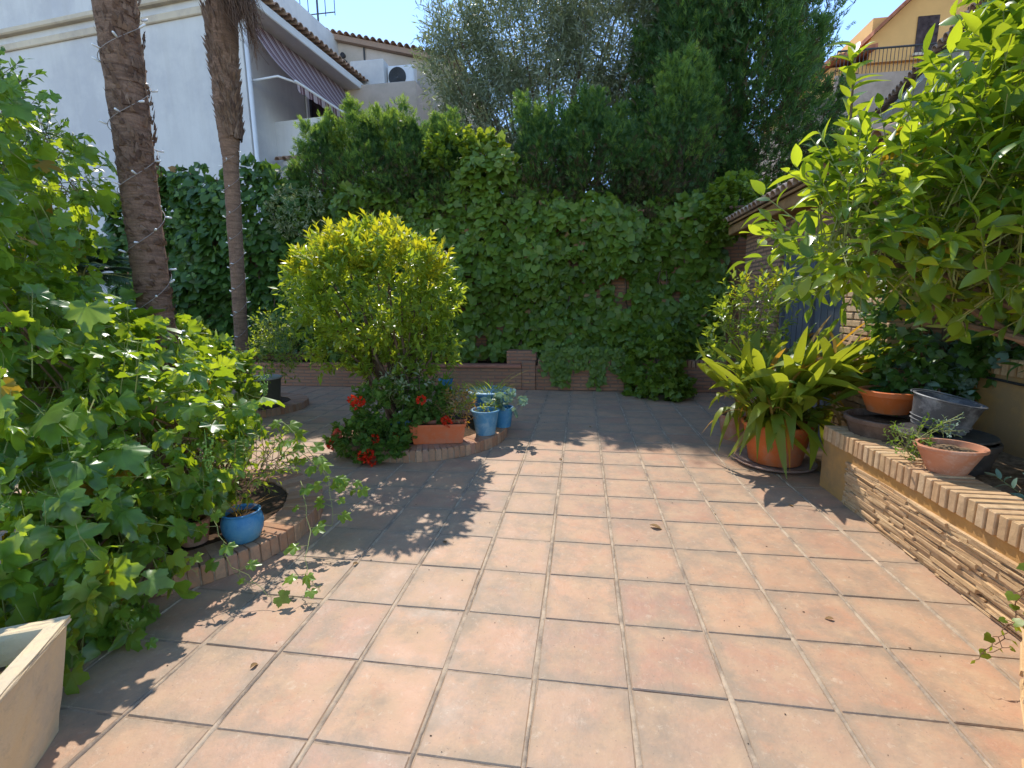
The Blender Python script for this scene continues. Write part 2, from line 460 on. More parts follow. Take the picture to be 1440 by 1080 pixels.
M['wood'] = simple('eave_wood', (.34, .19, .08), .8, .2, .25, 6, .3)
M['terracotta'] = simple('terracotta_plastic', (.64, .155, .035), .5, .35, .08, 6, .1, 30, (.5, .2, .1), 3)
M['clay'] = simple('clay', (.52, .22, .12), .8, .2, .1, 6, .2, 50, (.45, .26, .18), 3)
M['window_box'] = simple('orange_plastic', (.66, .15, .045), .45, .4, .06, 8, .05, 30, (.55, .2, .1), 4)
M['blue'] = simple('blue_glaze', (.045, .22, .42), .5, .4, .15, 5, .15, 40, (.10, .30, .45), 5)
M['blue_rim'] = simple('blue_rim', (.28, .48, .62), .5, .4, .1, 8, .1, 40)
M['blue_light'] = simple('blue_light', (.09, .27, .42), .6, .3, .12, 6, .15, 40, (.22, .38, .46), 6)
M['olive_pot'] = simple('olive_plastic', (.10, .095, .07), .6, .3, .2, 6, .1)
M['pale_rim'] = simple('pale_rim', (.42, .42, .40), .6, .3, .15, 10, .1)
M['black_pot'] = simple('black_plastic', (.045, .042, .042), .5, .35, .3, 6, .1, 40, (.10, .09, .08), 4)
M['brown_tub'] = simple('brown_tub', (.13, .085, .06), .8, .2, .3, 6, .3, 40, (.2, .14, .1), 3)
M['zinc'] = simple('zinc', (.075, .075, .08), .55, .5, .2, 7, .2, 30, (.3, .3, .3), 5)
M['saucer'] = simple('saucer', (.34, .22, .17), .8, .2, .15, 6, .2, 50, (.42, .33, .27), 4)
M['stone'] = simple('cream_stone', (.72, .56, .34), .9, .15, .07, 5, .7, 45, (.60, .49, .34), 2.5)
M['bark'] = simple('bark', (.16, .11, .075), .95, .1, .4, 12, .8, 40)
M['cane'] = simple('vine_cane', (.24, .15, .09), .9, .1, .3, 12, .4, 60)
M['green_stem'] = simple('green_stem', (.26, .28, .09), .7, .3, .2, 8, 0)
for k_, dcol in (('terracotta', (.55, .36, .24)), ('clay', (.62, .46, .36)), ('window_box', (.5, .3, .2)), ('blue', (.22, .38, .46)), ('blue_light', (.4, .5, .52)), ('zinc', (.16, .155, .15)), ('black_pot', (.2, .17, .14)), ('brown_tub', (.3, .22, .17)), ('saucer', (.5, .42, .35)), ('ringbrick', (.3, .27, .2)), ('stone', (.42, .36, .26))):
    nt_ = M[k_].node_tree; b_ = nt_.nodes['Principled BSDF']; src_ = b_.inputs['Base Color'].links[0].from_socket
    f_ = noise(nt_, 11, 8, .8, None, .6)
    nt_.links.new(mixc(nt_, ramp(nt_, f_, [(.52, (0, 0, 0)), (.66, ((.22,)*3 if k_ in ('terracotta', 'window_box') else (.5,)*3))]), src_, dcol), b_.inputs['Base Color'])
M['cord'] = simple('white_cord', (.36, .31, .28), .6, .3, .1, 8, 0)
M['bulb'] = simple('bulb_cap', (.85, .85, .85), .25, .6, .02, 8, 0)
M['cable'] = simple('black_cable', (.03, .03, .03), .6, .3, .1, 8, 0)
M['green_plastic'] = simple('green_plastic', (.02, .20, .10), .4, .4, .2, 9, 0)
def palmmat(name, col, dark, ringscale):
    m, nt, b = newmat(name, .95, .1)
    f = noise(nt, 1, 6, .75, None, 1.2, (ringscale*.25, ringscale*.25, ringscale*1.6))
    f2 = noise(nt, 30, 5, .7, None, 0, (3, 3, 1))
    c = ramp(nt, f, [(.28, dark), (.5, col), (.75, tuple(k*1.45 for k in col))])
    c = mixc(nt, ramp(nt, f2, [(.4, (0, 0, 0)), (.75, (.5, .5, .5))]), c, dark)
    nt.links.new(c, b.inputs['Base Color'])
    p = bump(nt, b, f, 1, .02); bump(nt, b, f2, .6, .008, p)
    return m
M['palm'] = palmmat('palm_bark', (.30, .185, .125), (.12, .07, .05), 18)
M['fibre'] = islandmat('palm_fibre', [(.17, .10, .065), (.25, .155, .10), (.12, .07, .05), (.32, .22, .16)], .95, (.09, .055, .04), .6, 40)
def stripes():
    m, nt, b = newmat('awning_cloth', .9, .1)
    uv = N(nt, 'ShaderNodeUVMap'); sx = N(nt, 'ShaderNodeSeparateXYZ'); nt.links.new(uv.outputs[0], sx.inputs[0])
    fr = math_(nt, 'FRACT', math_(nt, 'MULTIPLY', sx.outputs[0], 3.1))
    c = ramp(nt, fr, [(0, (.50, .40, .40)), (.32, (.15, .075, .085)), (.46, (.42, .30, .30)), (.60, (.17, .09, .10)), (.85, (.55, .46, .44))], 'CONSTANT')
    nt.links.new(c, b.inputs['Base Color'])
    t = N(nt, 'ShaderNodeBsdfTranslucent'); nt.links.new(c, t.inputs[0])
    mx = N(nt, 'ShaderNodeMixShader'); mx.inputs[0].default_value = .4
    nt.links.new(b.outputs[0], mx.inputs[1]); nt.links.new(t.outputs[0], mx.inputs[2]); nt.links.new(mx.outputs[0], nt.nodes['Material Output'].inputs[0])
    return m
M['awning'] = stripes()
L = {}
L['grape'] = leafmat('grape_leaf', [(.04, .105, .016), (.065, .15, .02), (.11, .22, .03), (.05, .12, .028), (.14, .22, .04)], (.50, .66, .02), .36, .34, .6, 14)
L['grape_young'] = leafmat('young_grape_leaf', [(.12, .26, .03), (.16, .30, .04), (.20, .34, .05)], (.62, .72, .03), .5, .45, .4)
L['ivy'] = leafmat('ivy_leaf', [(.075, .135, .012), (.12, .20, .018), (.18, .255, .03), (.08, .145, .02)], (.36, .48, .03), .32, .42, .45)
L['young_ivy'] = leafmat('young_ivy_leaf', [(.13, .24, .035), (.17, .28, .05), (.10, .20, .03)], (.4, .55, .04), .35, .4, .5)
L['ivy_dark'] = leafmat('dark_ivy_leaf', [(.04, .095, .014), (.06, .13, .02), (.08, .16, .03)], (.18, .32, .03), .28, .4, .45)
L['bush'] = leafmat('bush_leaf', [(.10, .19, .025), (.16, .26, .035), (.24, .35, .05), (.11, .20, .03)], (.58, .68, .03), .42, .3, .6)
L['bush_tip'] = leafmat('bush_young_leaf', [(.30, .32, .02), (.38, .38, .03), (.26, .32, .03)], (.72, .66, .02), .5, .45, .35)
L['citrus'] = leafmat('citrus_leaf', [(.045, .12, .015), (.07, .165, .02), (.11, .21, .025), (.05, .13, .018)], (.42, .56, .02), .36, .32, .5)
L['citrus_young'] = leafmat('young_citrus_leaf', [(.15, .27, .03), (.21, .32, .03), (.12, .23, .03)], (.66, .76, .03), .46, .34, .55)
L['citrus_old'] = leafmat('yellowed_citrus_leaf', [(.40, .26, .03), (.34, .18, .03), (.36, .32, .04)], (.7, .4, .03), .45, .4, .4)
L['aspid'] = leafmat('aspidistra_leaf', [(.06, .13, .015), (.12, .19, .02), (.26, .28, .03), (.08, .15, .015), (.22, .26, .03), (.05, .11, .02)], (.56, .60, .03), .38, .42, .4, 9)
L['aspid_dry'] = leafmat('dry_aspidistra_leaf', [(.42, .20, .03), (.40, .28, .05), (.34, .22, .12), (.45, .35, .2)], (.8, .42, .03), .4, .6, .2)
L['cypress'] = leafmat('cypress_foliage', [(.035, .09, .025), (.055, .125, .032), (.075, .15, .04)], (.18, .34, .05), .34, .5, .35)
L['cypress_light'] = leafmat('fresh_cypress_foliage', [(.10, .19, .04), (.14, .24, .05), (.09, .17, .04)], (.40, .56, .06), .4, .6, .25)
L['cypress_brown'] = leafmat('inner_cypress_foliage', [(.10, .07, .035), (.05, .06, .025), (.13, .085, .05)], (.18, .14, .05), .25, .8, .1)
L['olive'] = leafmat('olive_leaf', [(.12, .15, .08), (.17, .20, .12), (.30, .33, .25), (.10, .13, .06)], (.34, .40, .14), .3, .4, .45)
L['geranium'] = leafmat('geranium_leaf', [(.06, .14, .02), (.09, .18, .03), (.13, .22, .04)], (.30, .45, .03), .35, .6, .25)
L['shrub'] = leafmat('shrub_leaf', [(.08, .16, .02), (.12, .21, .03), (.20, .27, .04), (.10, .18, .03)], (.54, .62, .03), .42, .45, .4)
L['grey_leaf'] = leafmat('pale_grey_leaf', [(.16, .26, .2), (.22, .34, .27), (.12, .22, .15)], (.3, .45, .2), .25, .35, .5)
L['variegated'] = leafmat('variegated_leaf', [(.5, .5, .36), (.08, .16, .04), (.35, .38, .2), (.10, .18, .05)], (.4, .45, .15), .3, .5, .3)
L['grass'] = leafmat('pot_grass', [(.22, .28, .04), (.36, .36, .07), (.14, .24, .03)], (.6, .6, .05), .4, .5, .3)
L['palm_leaf'] = leafmat('palm_leaflet', [(.03, .08, .03), (.05, .10, .04), (.07, .12, .05)], (.12, .22, .05), .25, .4, .4)
L['dead'] = leafmat('dead_leaf', [(.25, .13, .05), (.35, .22, .10), (.16, .09, .04)], (.3, .18, .05), .2, .8, .1)
L['petal'] = leafmat('red_petal', [(.75, .03, .01), (.85, .07, .02), (.62, .02, .02)], (.9, .08, .02), .4, .6, .2)
L['petal_pink'] = leafmat('pink_petal', [(.72, .10, .07), (.8, .16, .10)], (.9, .2, .1), .4, .6, .2)

# ------------------------------------------------------------------ ground, patio
T = .375; HX = .4453*T; GR = .013
MB().bx(-80, 80, -60, 120, -.5, -.06).build('ground', M['earth']); tag(bpy.data.objects['ground'], kind='structure')
g = MB(); g.bx(-7.2, 2.415, -2.2, 8.04, -.08, -.0042); tag(g.build('patio_grout', M['grout']), kind='structure')
V = []; F = []; UV = []
mb = MB(); uvs = []
for i in range(-19, 8):
    for j in range(-6, 23):
        x0 = (i+0)*T - HX; y0 = (j+.42)*T
        x1 = x0+T
        if y0 > 8.0 or (x0 > 1.9 and y0 < 3.9): continue
        cx, cy_ = x0+T/2, y0+T/2
        dx = T-.019+random.uniform(-.003, .003); dy = T-.0065+random.uniform(-.003, .002)
        R = Matrix.Rotation(random.gauss(0, .006), 3, 'Z') @ Matrix.Rotation(random.gauss(0, .003), 3, 'X') @ Matrix.Rotation(random.gauss(0, .003), 3, 'Y')
        n0 = len(mb.v)
        mb.box((cx+random.gauss(0, .0012), cy_+random.gauss(0, .0012), -.012+random.gauss(0, .0008)), (dx, dy, .024), .0045, R)
        for k in range(n0, len(mb.v)):
            x, y, z = mb.v[k]; uvs.append(((x-x0)/T, (y-y0)/T))
tl = mb.build('patio_floor', M['tile'], uv=False); tag(tl, kind='structure')
uvl = tl.data.uv_layers.new(name='UVMap')
li = np.empty(len(tl.data.loops), np.int32); tl.data.loops.foreach_get('vertex_index', li)
uvl.data.foreach_set('uv', np.array(uvs, np.float32)[li].ravel())
mb = MB()                                              # pale mortar standing in the joints between the columns
for i in range(-19, 7):
    x = i*T-HX; n0 = len(mb.v); ys = []; y = -2.2; ph = random.uniform(0, 9)
    while y < (8.02 if i < 6 else 8.02): ys.append(y); y += random.uniform(.012, .03)
    if i == 6: ys = [q for q in ys if q > 4.0]
    for y in ys:
        w = .0092+.0022*math.sin(y*7+ph)+random.uniform(-.0013, .0016); h = .0012+.0022*math.sin(y*4.3+ph*2)+random.uniform(-.0007, .0007)
        dx = .0018*math.sin(y*3+ph)
        for q, hh in ((-1, -.004), (-.55, h), (.55, h), (1, -.004)): mb.v.append((x+dx+q*w+random.uniform(-.0005, .0005), y, hh))
    for k in range(len(ys)-1):
        for q in range(3): a_ = n0+k*4+q; mb.f.append((a_, a_+1, a_+5, a_+4))
tag(mb.build('patio_joints', M['grout_pale'], smooth=True), kind='structure')

# ------------------------------------------------------------------ garden wall and planters at the back
e = empty('garden_wall', (-3, 8.85, 0), 'tall brick garden wall hidden under the climbing ivy at the back', 'wall')
MB().bx(-9.5, 4.6, 8.75, 8.97, 0, 3.0).build('wall', M['brick'], e)
MB().bx(-9.55, 4.65, 8.70, 9.02, 3.0, 3.06, .01).build('coping', M['ringbrick'], e)
e = empty('brick_planter', (.6, 8.1, 0), 'low terracotta brick planter along the foot of the ivy, soldier course on top', 'planter')
MB().bx(-.78, 2.42, 8.04, 8.16, 0, .42).build('wall', M['brick'], e)
cb = MB(); x = -.74
while x < 2.36:
    cb.bx(x, x+.05, 8.02, 8.18, .42, .53, .004); x += .062
cb.build('coping', M['ringbrick'], e)
MB().bx(-.80, 2.42, 8.161, 8.745, 0, .46).build('soil', M['soil'], e)
e = empty('brick_pier', (-.9, 8.05, 0), 'short brick pier joining the two planter walls below the ivy', 'pier')
MB().bx(-1.02, -.785, 8.0, 8.22, 0, .50, .008).build('pier', M['brick'], e)
MB().bx(-1.32, -.785, 8.225, 8.745, 0, .66, .008).build('pier_block', M['brick'], e)
e = empty('stepped_planter', (-3, 8.1, 0), 'long low planter wall with a smooth red ledge behind the bush', 'planter')
MB().bx(-7.2, -1.03, 8.04, 8.20, 0, .38).build('wall', M['brick'], e)
MB().bx(-7.2, -1.03, 8.0, 8.22, .38, .43, .008).build('ledge', simple('red_ledge', (.42, .18, .11), .8, .2, .15, 5, .3, 40), e)
MB().bx(-7.2, -1.34, 8.225, 8.745, 0, .41).build('soil', M['soil'], e)

# ------------------------------------------------------------------ ring planters
def ring_planter(c, R, h, label, sq=1.0, group='round brick planters in the patio floor', n=None, soilmat='soil'):
    e = empty('ring_planter', (c[0], c[1], 0), label, 'planter', group)
    mb = MB(); n = n or int(2*PI*R/.062)
    for k in range(n):
        a = 2*PI*k/n; dx, dy = math.cos(a), math.sin(a)
        hh = h+random.gauss(0, .002); Rm = R-.12+random.gauss(0, .003)
        mb.box((c[0]+dx*Rm, c[1]+dy*Rm*sq, hh/2), (.24, 2*PI*R/n-.008, hh), .004, Matrix.Rotation(a, 3, 'Z'))
    mb.build('brick_ring', M['ringbrick'], e)
    MB().lathe([(R-.005, 0), (R-.008, h-.018)], (c[0], c[1], 0), 60, 1, sq).build('mortar', M['grout'], e)
    MB().lathe([(.01, h-.025), (R-.24, h-.012)], (c[0], c[1], 0), 60, 1, sq).build('soil', M[soilmat], e)
    return e
ring_planter((-2.65, 2.65), .86, .115, 'round brick planter at left holding the grapevine and thick palm')
ring_planter((-1.80, 5.06), .97, .115, 'round brick planter in the middle under the yellow-green bush')
ring_planter((-4.75, 6.15), .72, .10, 'small round brick planter around the thin palm')

# ------------------------------------------------------------------ right raised bed
e = empty('raised_bed', (2.3, 3, 0), 'raised bed wall at right faced with split stone under brick coping', 'retaining wall')
MB().bx(1.945, 2.19, 2.10, 3.98, 0, .395).build('stucco_wall', M['stucco'], e)
MB().bx(2.19, 2.92, 3.86, 3.98, 0, .395).build('end_wall', M['stucco'], e)
mb = MB(); z = .004
while z < .315:
    rh = random.choice((.010, .013, .016, .020, .024)); y = 2.12+random.uniform(-.05, 0)
    while y < 3.60:
        l = random.uniform(.08, .34); y1 = min(y+l, 3.60+random.uniform(-.02, .02)); d = random.uniform(.004, .022)
        if y1-y > .02:
            mb.box((1.945-d/2+.002, (max(y, 2.1)+y1)/2, z+rh/2), (d+.004, y1-max(y, 2.1)-.0015, rh-.0008), .0015,
                   Matrix.Rotation(random.gauss(0, .012), 3, 'X') @ Matrix.Rotation(random.gauss(0, .035), 3, 'Z'))
        y = y1
    z += rh
mb.v = [(x+random.gauss(0, .0016), y+random.gauss(0, .0016), z+random.gauss(0, .0011)) for x, y, z in mb.v]; mb.build('stone_facing', M['slate'], e)
cb = MB(); y = 2.12
while y < 3.96:
    cb.box((2.052+random.gauss(0, .003), y+.024, .452+random.gauss(0, .0015)), (.255, .046, .113), .004, Matrix.Rotation(random.gauss(0, .01), 3, 'Z')); y += .0595
cb.v = [(x+random.gauss(0, .0010), y+random.gauss(0, .0010), z+random.gauss(0, .0010)) for x, y, z in cb.v]; cb.build('coping', M['coping'], e)
MB().bx(1.955, 2.165, 2.11, 3.96, .396, .488).build('mortar', M['grout_pale'], e)
e = empty('pillar', (1.75, 1.8, 0), 'pale stone wall end with upright coping bricks at the right edge', 'wall')
a0 = Vector((1.885, 2.09, 0)); a1 = Vector((1.33, 1.38, 0)); dd = (a1-a0); ln = dd.length; dd.normalize(); nn = Vector((-dd.y, dd.x, 0)); ang = math.atan2(dd.y, dd.x)
Rz = Matrix.Rotation(ang, 3, 'Z')
cc = (a0+a1)/2 + nn*.12
MB().box((cc.x, cc.y, .20), (ln, .20, .40), .004, Rz).build('stucco_wall', M['stucco_pale'], e)
mb = MB(); z = .004
while z < .385:
    rh = random.choice((.012, .016, .022, .026)); s = 0
    while s < ln:
        l = random.uniform(.05, .22); s1 = min(s+l, ln); d = random.uniform(.006, .03)
        p = a0+dd*((s+s1)/2)+nn*(.02-d/2+.002)
        if s1-s > .02: mb.box((p.x, p.y, z+rh/2), (s1-s-.001, d+.004, rh-.001), .003, Rz @ Matrix.Rotation(random.gauss(0, .04), 3, 'Z'))
        s = s1
    z += rh
mb.v = [(x+random.gauss(0, .0016), y+random.gauss(0, .0016), z+random.gauss(0, .0011)) for x, y, z in mb.v]; mb.build('stone_facing', M['slate'], e)
cb = MB(); s = .02
while s < ln:
    p = a0+dd*s+nn*.11; cb.box((p.x, p.y, .455), (.046, .255, .11), .004, Rz); s += .0595
cb.v = [(x+random.gauss(0, .0010), y+random.gauss(0, .0010), z+random.gauss(0, .0010)) for x, y, z in cb.v]; cb.build('coping', M['coping'], e)
mb = MB(); nx, ny = 14, 34                                # uneven soil of the bed
g_ = [(2.16+.76*i/nx, .8+3.08*j/ny, .40+.06*math.sin(i*.9)*math.sin(j*.7)*.4+random.uniform(0, .02)+.03*i/nx) for i in range(nx+1) for j in range(ny+1)]
mb.add(g_, [(i*(ny+1)+j, (i+1)*(ny+1)+j, (i+1)*(ny+1)+j+1, i*(ny+1)+j+1) for i in range(nx) for j in range(ny)])
tag(mb.build('soil', M['dry_soil'], smooth=True), kind='structure')
e = empty('upper_wall', (3.0, 2.5, 0), 'ochre stucco retaining wall with brick coping behind the raised bed', 'retaining wall')
MB().bx(2.92, 3.15, .6, 4.10, 0, .965).build('stucco_wall', M['stucco'], e)
cb = MB(); y = .62
while y < 4.07:
    cb.box((3.03+random.gauss(0, .003), y+.024, 1.022), (.27, .046, .112), .004); y += .0595
cb.v = [(x+random.gauss(0, .0010), y+random.gauss(0, .0010), z+random.gauss(0, .0010)) for x, y, z in cb.v]; cb.build('coping', M['coping'], e)
MB().bx(2.91, 3.14, .62, 4.08, .966, 1.055).build('mortar', M['stucco'], e)
tag(MB().tube(bez((2.89, 4.0, .93), (2.89, .7, .955), -.012, 14, .006), .009, 6).build('hose', M['cable'], smooth=True), 'black irrigation hose running under the coping of the ochre wall', 'hose')

# ------------------------------------------------------------------ shed
e = empty('shed', (3.4, 6, 0), 'brick garden shed with grey door and tiled eave behind the strap-leaved plant', 'shed')
XW = 2.42
w = MB(); w.bx(XW, XW+.22, 6.42, 7.72, 0, 2.47); w.bx(XW, XW+.22, 4.88, 6.42, 2.12, 2.47); w.bx(XW+.22, 5.6, 7.50, 7.72, 0, 2.47); w.bx(XW+.22, 5.6, 4.14, 4.34, 0, 2.47); w.bx(5.4, 5.6, 4.34, 7.5, 0, 2.47)
w.build('wall', M['shed_brick'], e)
mb = MB(); z = 0; r = 0                                     # sunlit pillar, laid brick by brick
while z < 2.46:
    y = 4.14 - (.13 if r % 2 else 0)
    while y < 4.87:
        y0 = max(y, 4.14); y1 = min(y+.255, 4.87)
        if y1-y0 > .03: mb.box((XW+.11-.012+random.gauss(0, .002), (y0+y1)/2, z+.028), (.22, y1-y0-.012, .053), .005)
        y += .265
    z += .066; r += 1
mb.build('pillar', M['coping'], e)
MB().bx(XW+.012, XW+.2, 4.15, 4.865, .005, 2.46).build('mortar', M['grout'], e)
d = MB().bx(XW+.09, XW+.13, 4.90, 6.40, .02, 2.10).build('door', M['door'], e)
p = MB()
for k in range(11): p.bx(XW+.08, XW+.0895, 4.92+k*.135, 4.92+k*.135+.118, .05, 2.07, .003)
p.build('door_panel', M['door'], d); 
p = MB(); p.bx(XW+.04, XW+.0795, 5.60, 5.66, .02, 2.1, .004); p.bx(XW+.04, XW+.0795, 4.89, 4.95, .02, 2.1, .004); p.bx(XW+.04, XW+.0795, 6.35, 6.41, .02, 2.1, .004)
p.build('door_frame', M['door'], d)
MB().bx(XW+.02, XW+.0395, 5.52, 5.56, .95, 1.12, .005).build('handle', M['metal_dark'], d)
MB().bx(2.18, 2.43, 4.0, 7.82, 2.47, 2.60, .01).build('fascia', M['wood'], e)
r_ = MB(); r_.add([(2.14, 3.95, 2.60), (2.14, 7.86, 2.60), (5.7, 7.86, 3.9), (5.7, 3.95, 3.9), (2.14, 3.95, 2.63), (2.14, 7.86, 2.63), (5.7, 7.86, 3.93), (5.7, 3.95, 3.93)],
     [(0, 1, 2, 3), (4, 7, 6, 5), (0, 4, 5, 1), (1, 5, 6, 2), (2, 6, 7, 3), (3, 7, 4, 0)]); rf = r_.build('roof', M['wood'], e)
def barrel(mb, p0, p1, r0, r1, up, n=7):
    p0 = Vector(p0); p1 = Vector(p1); t = (p1-p0).normalized(); s = t.cross(Vector(up)).normalized(); u = s.cross(t)
    v = []
    for p, r in ((p0, r0), (p1, r1)):
        for q in (1, .84):
            for k in range(n): a = PI*k/(n-1); v.append(p+s*math.cos(a)*r*q+u*math.sin(a)*r*q)
    f = []
    for k in range(n-1):
        f += [(k, k+1, 2*n+k+1, 2*n+k), (n+k+1, n+k, 3*n+k, 3*n+k+1), (k+1, k, n+k, n+k+1), (2*n+k, 2*n+k+1, 3*n+k+1, 3*n+k)]
    mb.add(v, f)
mb = MB(); sl_ = (1.3/3.56)
for k in range(27):
    y = 4.02+k*.146
    for q in range(9):
        x = 2.10+q*.40; jj = random.gauss(0, .004)
        barrel(mb, (x, y+jj, 2.645+(x-2.14)*sl_+.012), (x+.44, y+jj, 2.645+(x+.44-2.14)*sl_), .072, .06, (0, 0, 1))
mb.build('roof_tiles', M['roof_tile'], e)

# ------------------------------------------------------------------ white house at left
TH = math.radians(-5.5); HO = Vector((-8.15, 11.4, 0))
def hp(a, b, z): return Vector((HO.x+a*math.cos(TH)-b*math.sin(TH), HO.y+a*math.sin(TH)+b*math.cos(TH), z))
RH = Matrix.Rotation(TH, 3, 'Z')
def hbox(mb, a0, a1, b0, b1, z0, z1, bev=0): mb.box(hp((a0+a1)/2, (b0+b1)/2, (z0+z1)/2), (a1-a0, b1-b0, z1-z0), bev, RH); return mb
e = empty('white_house', (-10, 13, 0), 'white two-storey house with striped awning and balcony behind the palms', 'house')
hbox(MB(), -14, 0, 0, 12, 0, 8.62).build('wall', M['white_wall'], e)
hbox(hbox(MB(), -14.3, .06, -.06, 12, 8.45, 8.63, .02), -14.3, .14, -.16, 12, 8.80, 8.95, .03).build('cornice', M['cream_trim'], e)
hbox(MB(), -14.3, .02, -.01, 12, 8.631, 8.799).build('frieze', M['white_wall'], e)
hbox(MB(), -14.3, -.9, .25, 12, 8.951, 10.6).build('parapet', M['white_wall'], e)
hbox(MB(), .0, .62, -.25, 12.3, 8.32, 8.54, .02).build('eave', M['white_trim'], e)
mb = MB()
for k in range(58):
    b = -.2+k*.215; barrel(mb, hp(.72, b, 8.60), hp(-.35, b, 8.80), .10, .09, (0, 0, 1))
mb.build('eave_tiles', M['roof_tile'], e)
MB().tube([hp(.09, .04, 0), hp(.09, .04, 8.2)], .055, 10).build('drainpipe', M['metal_white'], e, True)
MB().tube([hp(-.55, -.012, 0), hp(-.55, -.012, 4.1), hp(-.5, -.012, 8.4)], .011, 5).build('wall_cable', M['cord'], e, True)
# balcony, with tiles below its parapet
bal = hbox(hbox(hbox(MB(), .301, 1.55, .9, 1.02, 5.55, 6.25), 1.43, 1.55, 1.021, 5.6, 5.55, 6.25), .301, 1.55, .9, 5.6, 5.40, 5.549).build('balcony', M['white_wall'], e)
hbox(MB(), .001, .30, 0.9, 5.6, 0, 6.25).build('buttress', M['white_wall'], e)
hbox(MB(), .301, 1.50, .95, 5.5, 0, 5.20).build('lower_wall', M['white_wall'], e)
mb = MB()
for k in range(7): barrel(mb, hp(.25+k*.20, .55, 5.20), hp(.25+k*.20, 1.05, 5.36), .085, .075, (0, 0, 1))
mb.build('balcony_tiles', M['roof_tile'], bal)
hbox(MB(), .301, 1.5, .70, .899, 5.10, 5.21).build('sill', M['white_wall'], bal)
wd = hbox(MB(), .002, .03, 2.3, 5.2, 5.5, 7.55).build('window', M['dark_glass'], e)
hbox(hbox(MB(), .031, .05, 2.5, 3.6, 5.5, 7.5), .031, .05, 4.1, 5.1, 5.5, 7.5).build('curtain', M['curtain'], wd)
for q0, q1 in ((2.2, 2.3), (5.2, 5.3), (3.72, 3.80)): hbox(MB(), .031, .08, q0, q1, 5.5, 7.6).build('frame_post', M['white_trim'], wd)
# awning
mb = MB(); nb, na = 60, 8; uvw = []
B0, B1 = .0, 8.2
for i in range(nb+1):
    for j in range(na+1):
        b = B0+(B1-B0)*i/nb; t = j/na
        P = hp(.12+1.30*t, b, 8.30-1.62*t-.16*math.sin(PI*t)*1.0+.02*math.sin(b*9)*t); mb.v.append(tuple(P)); uvw.append((b, t))
for i in range(nb):
    for j in range(na): k = i*(na+1)+j; mb.f.append((k, k+1, k+na+2, k+na+1))
n0 = len(mb.v)
for i in range(nb*2+1):
    b = B0+(B1-B0)*i/nb/2
    for j in range(2):
        mb.v.append(tuple(hp(1.42+.01*j, b, 6.68-j*(.17+.04*abs(math.sin(i*.8)))))); uvw.append((b, j))
for i in range(nb*2): k = n0+i*2; mb.f.append((k, k+1, k+3, k+2))
aw = mb.build('awning', M['awning'], e, uv=False)
uvl = aw.data.uv_layers.new(name='UVMap')
for lp in aw.data.loops: uvl.data[lp.index].uv = uvw[lp.vertex_index]
mb = MB(); mb.tube([hp(1.42, B0-.05, 6.69), hp(1.42, B1+.05, 6.69)], .03, 8)
for b in (.1, B1-.1): mb.tube([hp(.02, b, 6.9), hp(.85, b, 6.92), hp(1.42, b, 6.69)], .028, 8)
mb.build('awning_arm', M['metal_white'], aw, True)

# house behind, with AC unit and antenna
e = empty('far_house', (-7, 18, 0), 'far white house with sloping tiled roofline beside the olive tree', 'house')
def quadprism(mb, pts, y0, y1):
    n = len(pts); v = [(x, y0, z) for x, z in pts]+[(x, y1, z) for x, z in pts]
    mb.add(v, [tuple(range(n)), tuple(range(2*n-1, n-1, -1))]+[(i+n, (i+1) % n+n, (i+1) % n, i) for i in range(n)]); return mb
quadprism(MB(), [(-12.5, 0), (-4.4, 0), (-4.4, 9.4), (-9.6, 10.75), (-12.5, 10.75)], 17, 24).build('wall', M['beige_wall'], e)
quadprism(MB(), [(-12.6, 10.75), (-9.6, 10.75), (-4.1, 9.35), (-4.1, 9.5), (-9.6, 10.92), (-12.6, 10.92)], 16.8, 24).build('roof', M['roof_tile'], e)
mb = MB()
for k in range(24):
    x = -9.7+k*.235; z = 10.93-(x+9.6)*.2545; barrel(mb, (x, 16.7, z), (x, 18, z+.02), .09, .09, (0, 0, 1), 5)
mb.build('roof_tiles', M['roof_tile'], e)
mb = MB()
for x, z in ((-8.33, 10.02), (-8.5, 9.86), (-8.28, 9.80)): mb.tube([(x, 16.995, z), (x, 16.9, z)], .085, 12)
mb.build('vent', M['dark_glass'], e)
MB().tube([(-7.55, 16.95, 8.7), (-7.55, 16.95, 10.2)], .03, 6).build('pipe', M['metal_dark'], e)
MB().bx(-8.6, -5.3, 15.6, 16.99, 7.0, 8.45, .02).build('annex', M['beige_wall'], e)
MB().bx(-7.6, -6.45, 15.9, 16.9, 8.45, 9.3, .02).build('parapet', M['white_wall'], e)
e = empty('air_conditioner', (-6.0, 16.3, 8.45), 'white air conditioner unit with round fan on the far house', 'air conditioner')
MB().bx(-6.42, -5.52, 16.1, 16.45, 8.46, 9.16, .03).build('casing', M['metal_white'], e)
mb = MB()
for k in range(7): 
    r = .05+k*.04; mb.tube([(-6.08+r*math.cos(a*PI/12), 16.085, 8.81+r*math.sin(a*PI/12)) for a in range(25)], .008, 4)
mb.build('fan_grille', M['metal_dark'], e)
MB().tube([(-6.08, 16.099, 8.81), (-6.08, 16.092, 8.81)], .30, 24).build('fan', M['metal_dark'], e)
e = empty('antenna', (-9.3, 17.5, 10.9), 'metal television antenna on the far tiled roof', 'antenna')
mb = MB(); mb.tube([(-9.45, 17.5, 10.7), (-9.45, 17.5, 13.2)], .035, 6); mb.build('mast', M['metal_dark'], e)
mb = MB()
for z in (11.7, 12.3): 
    mb.tube([(-10.1, 17.5, z), (-8.8, 17.5, z)], .02, 5)
for x in (-10.1, -9.8, -9.15, -8.8): mb.tube([(x, 17.5, 11.6), (x, 17.5, 12.9)], .015, 5)
mb.build('elements', M['metal_dark'], e)

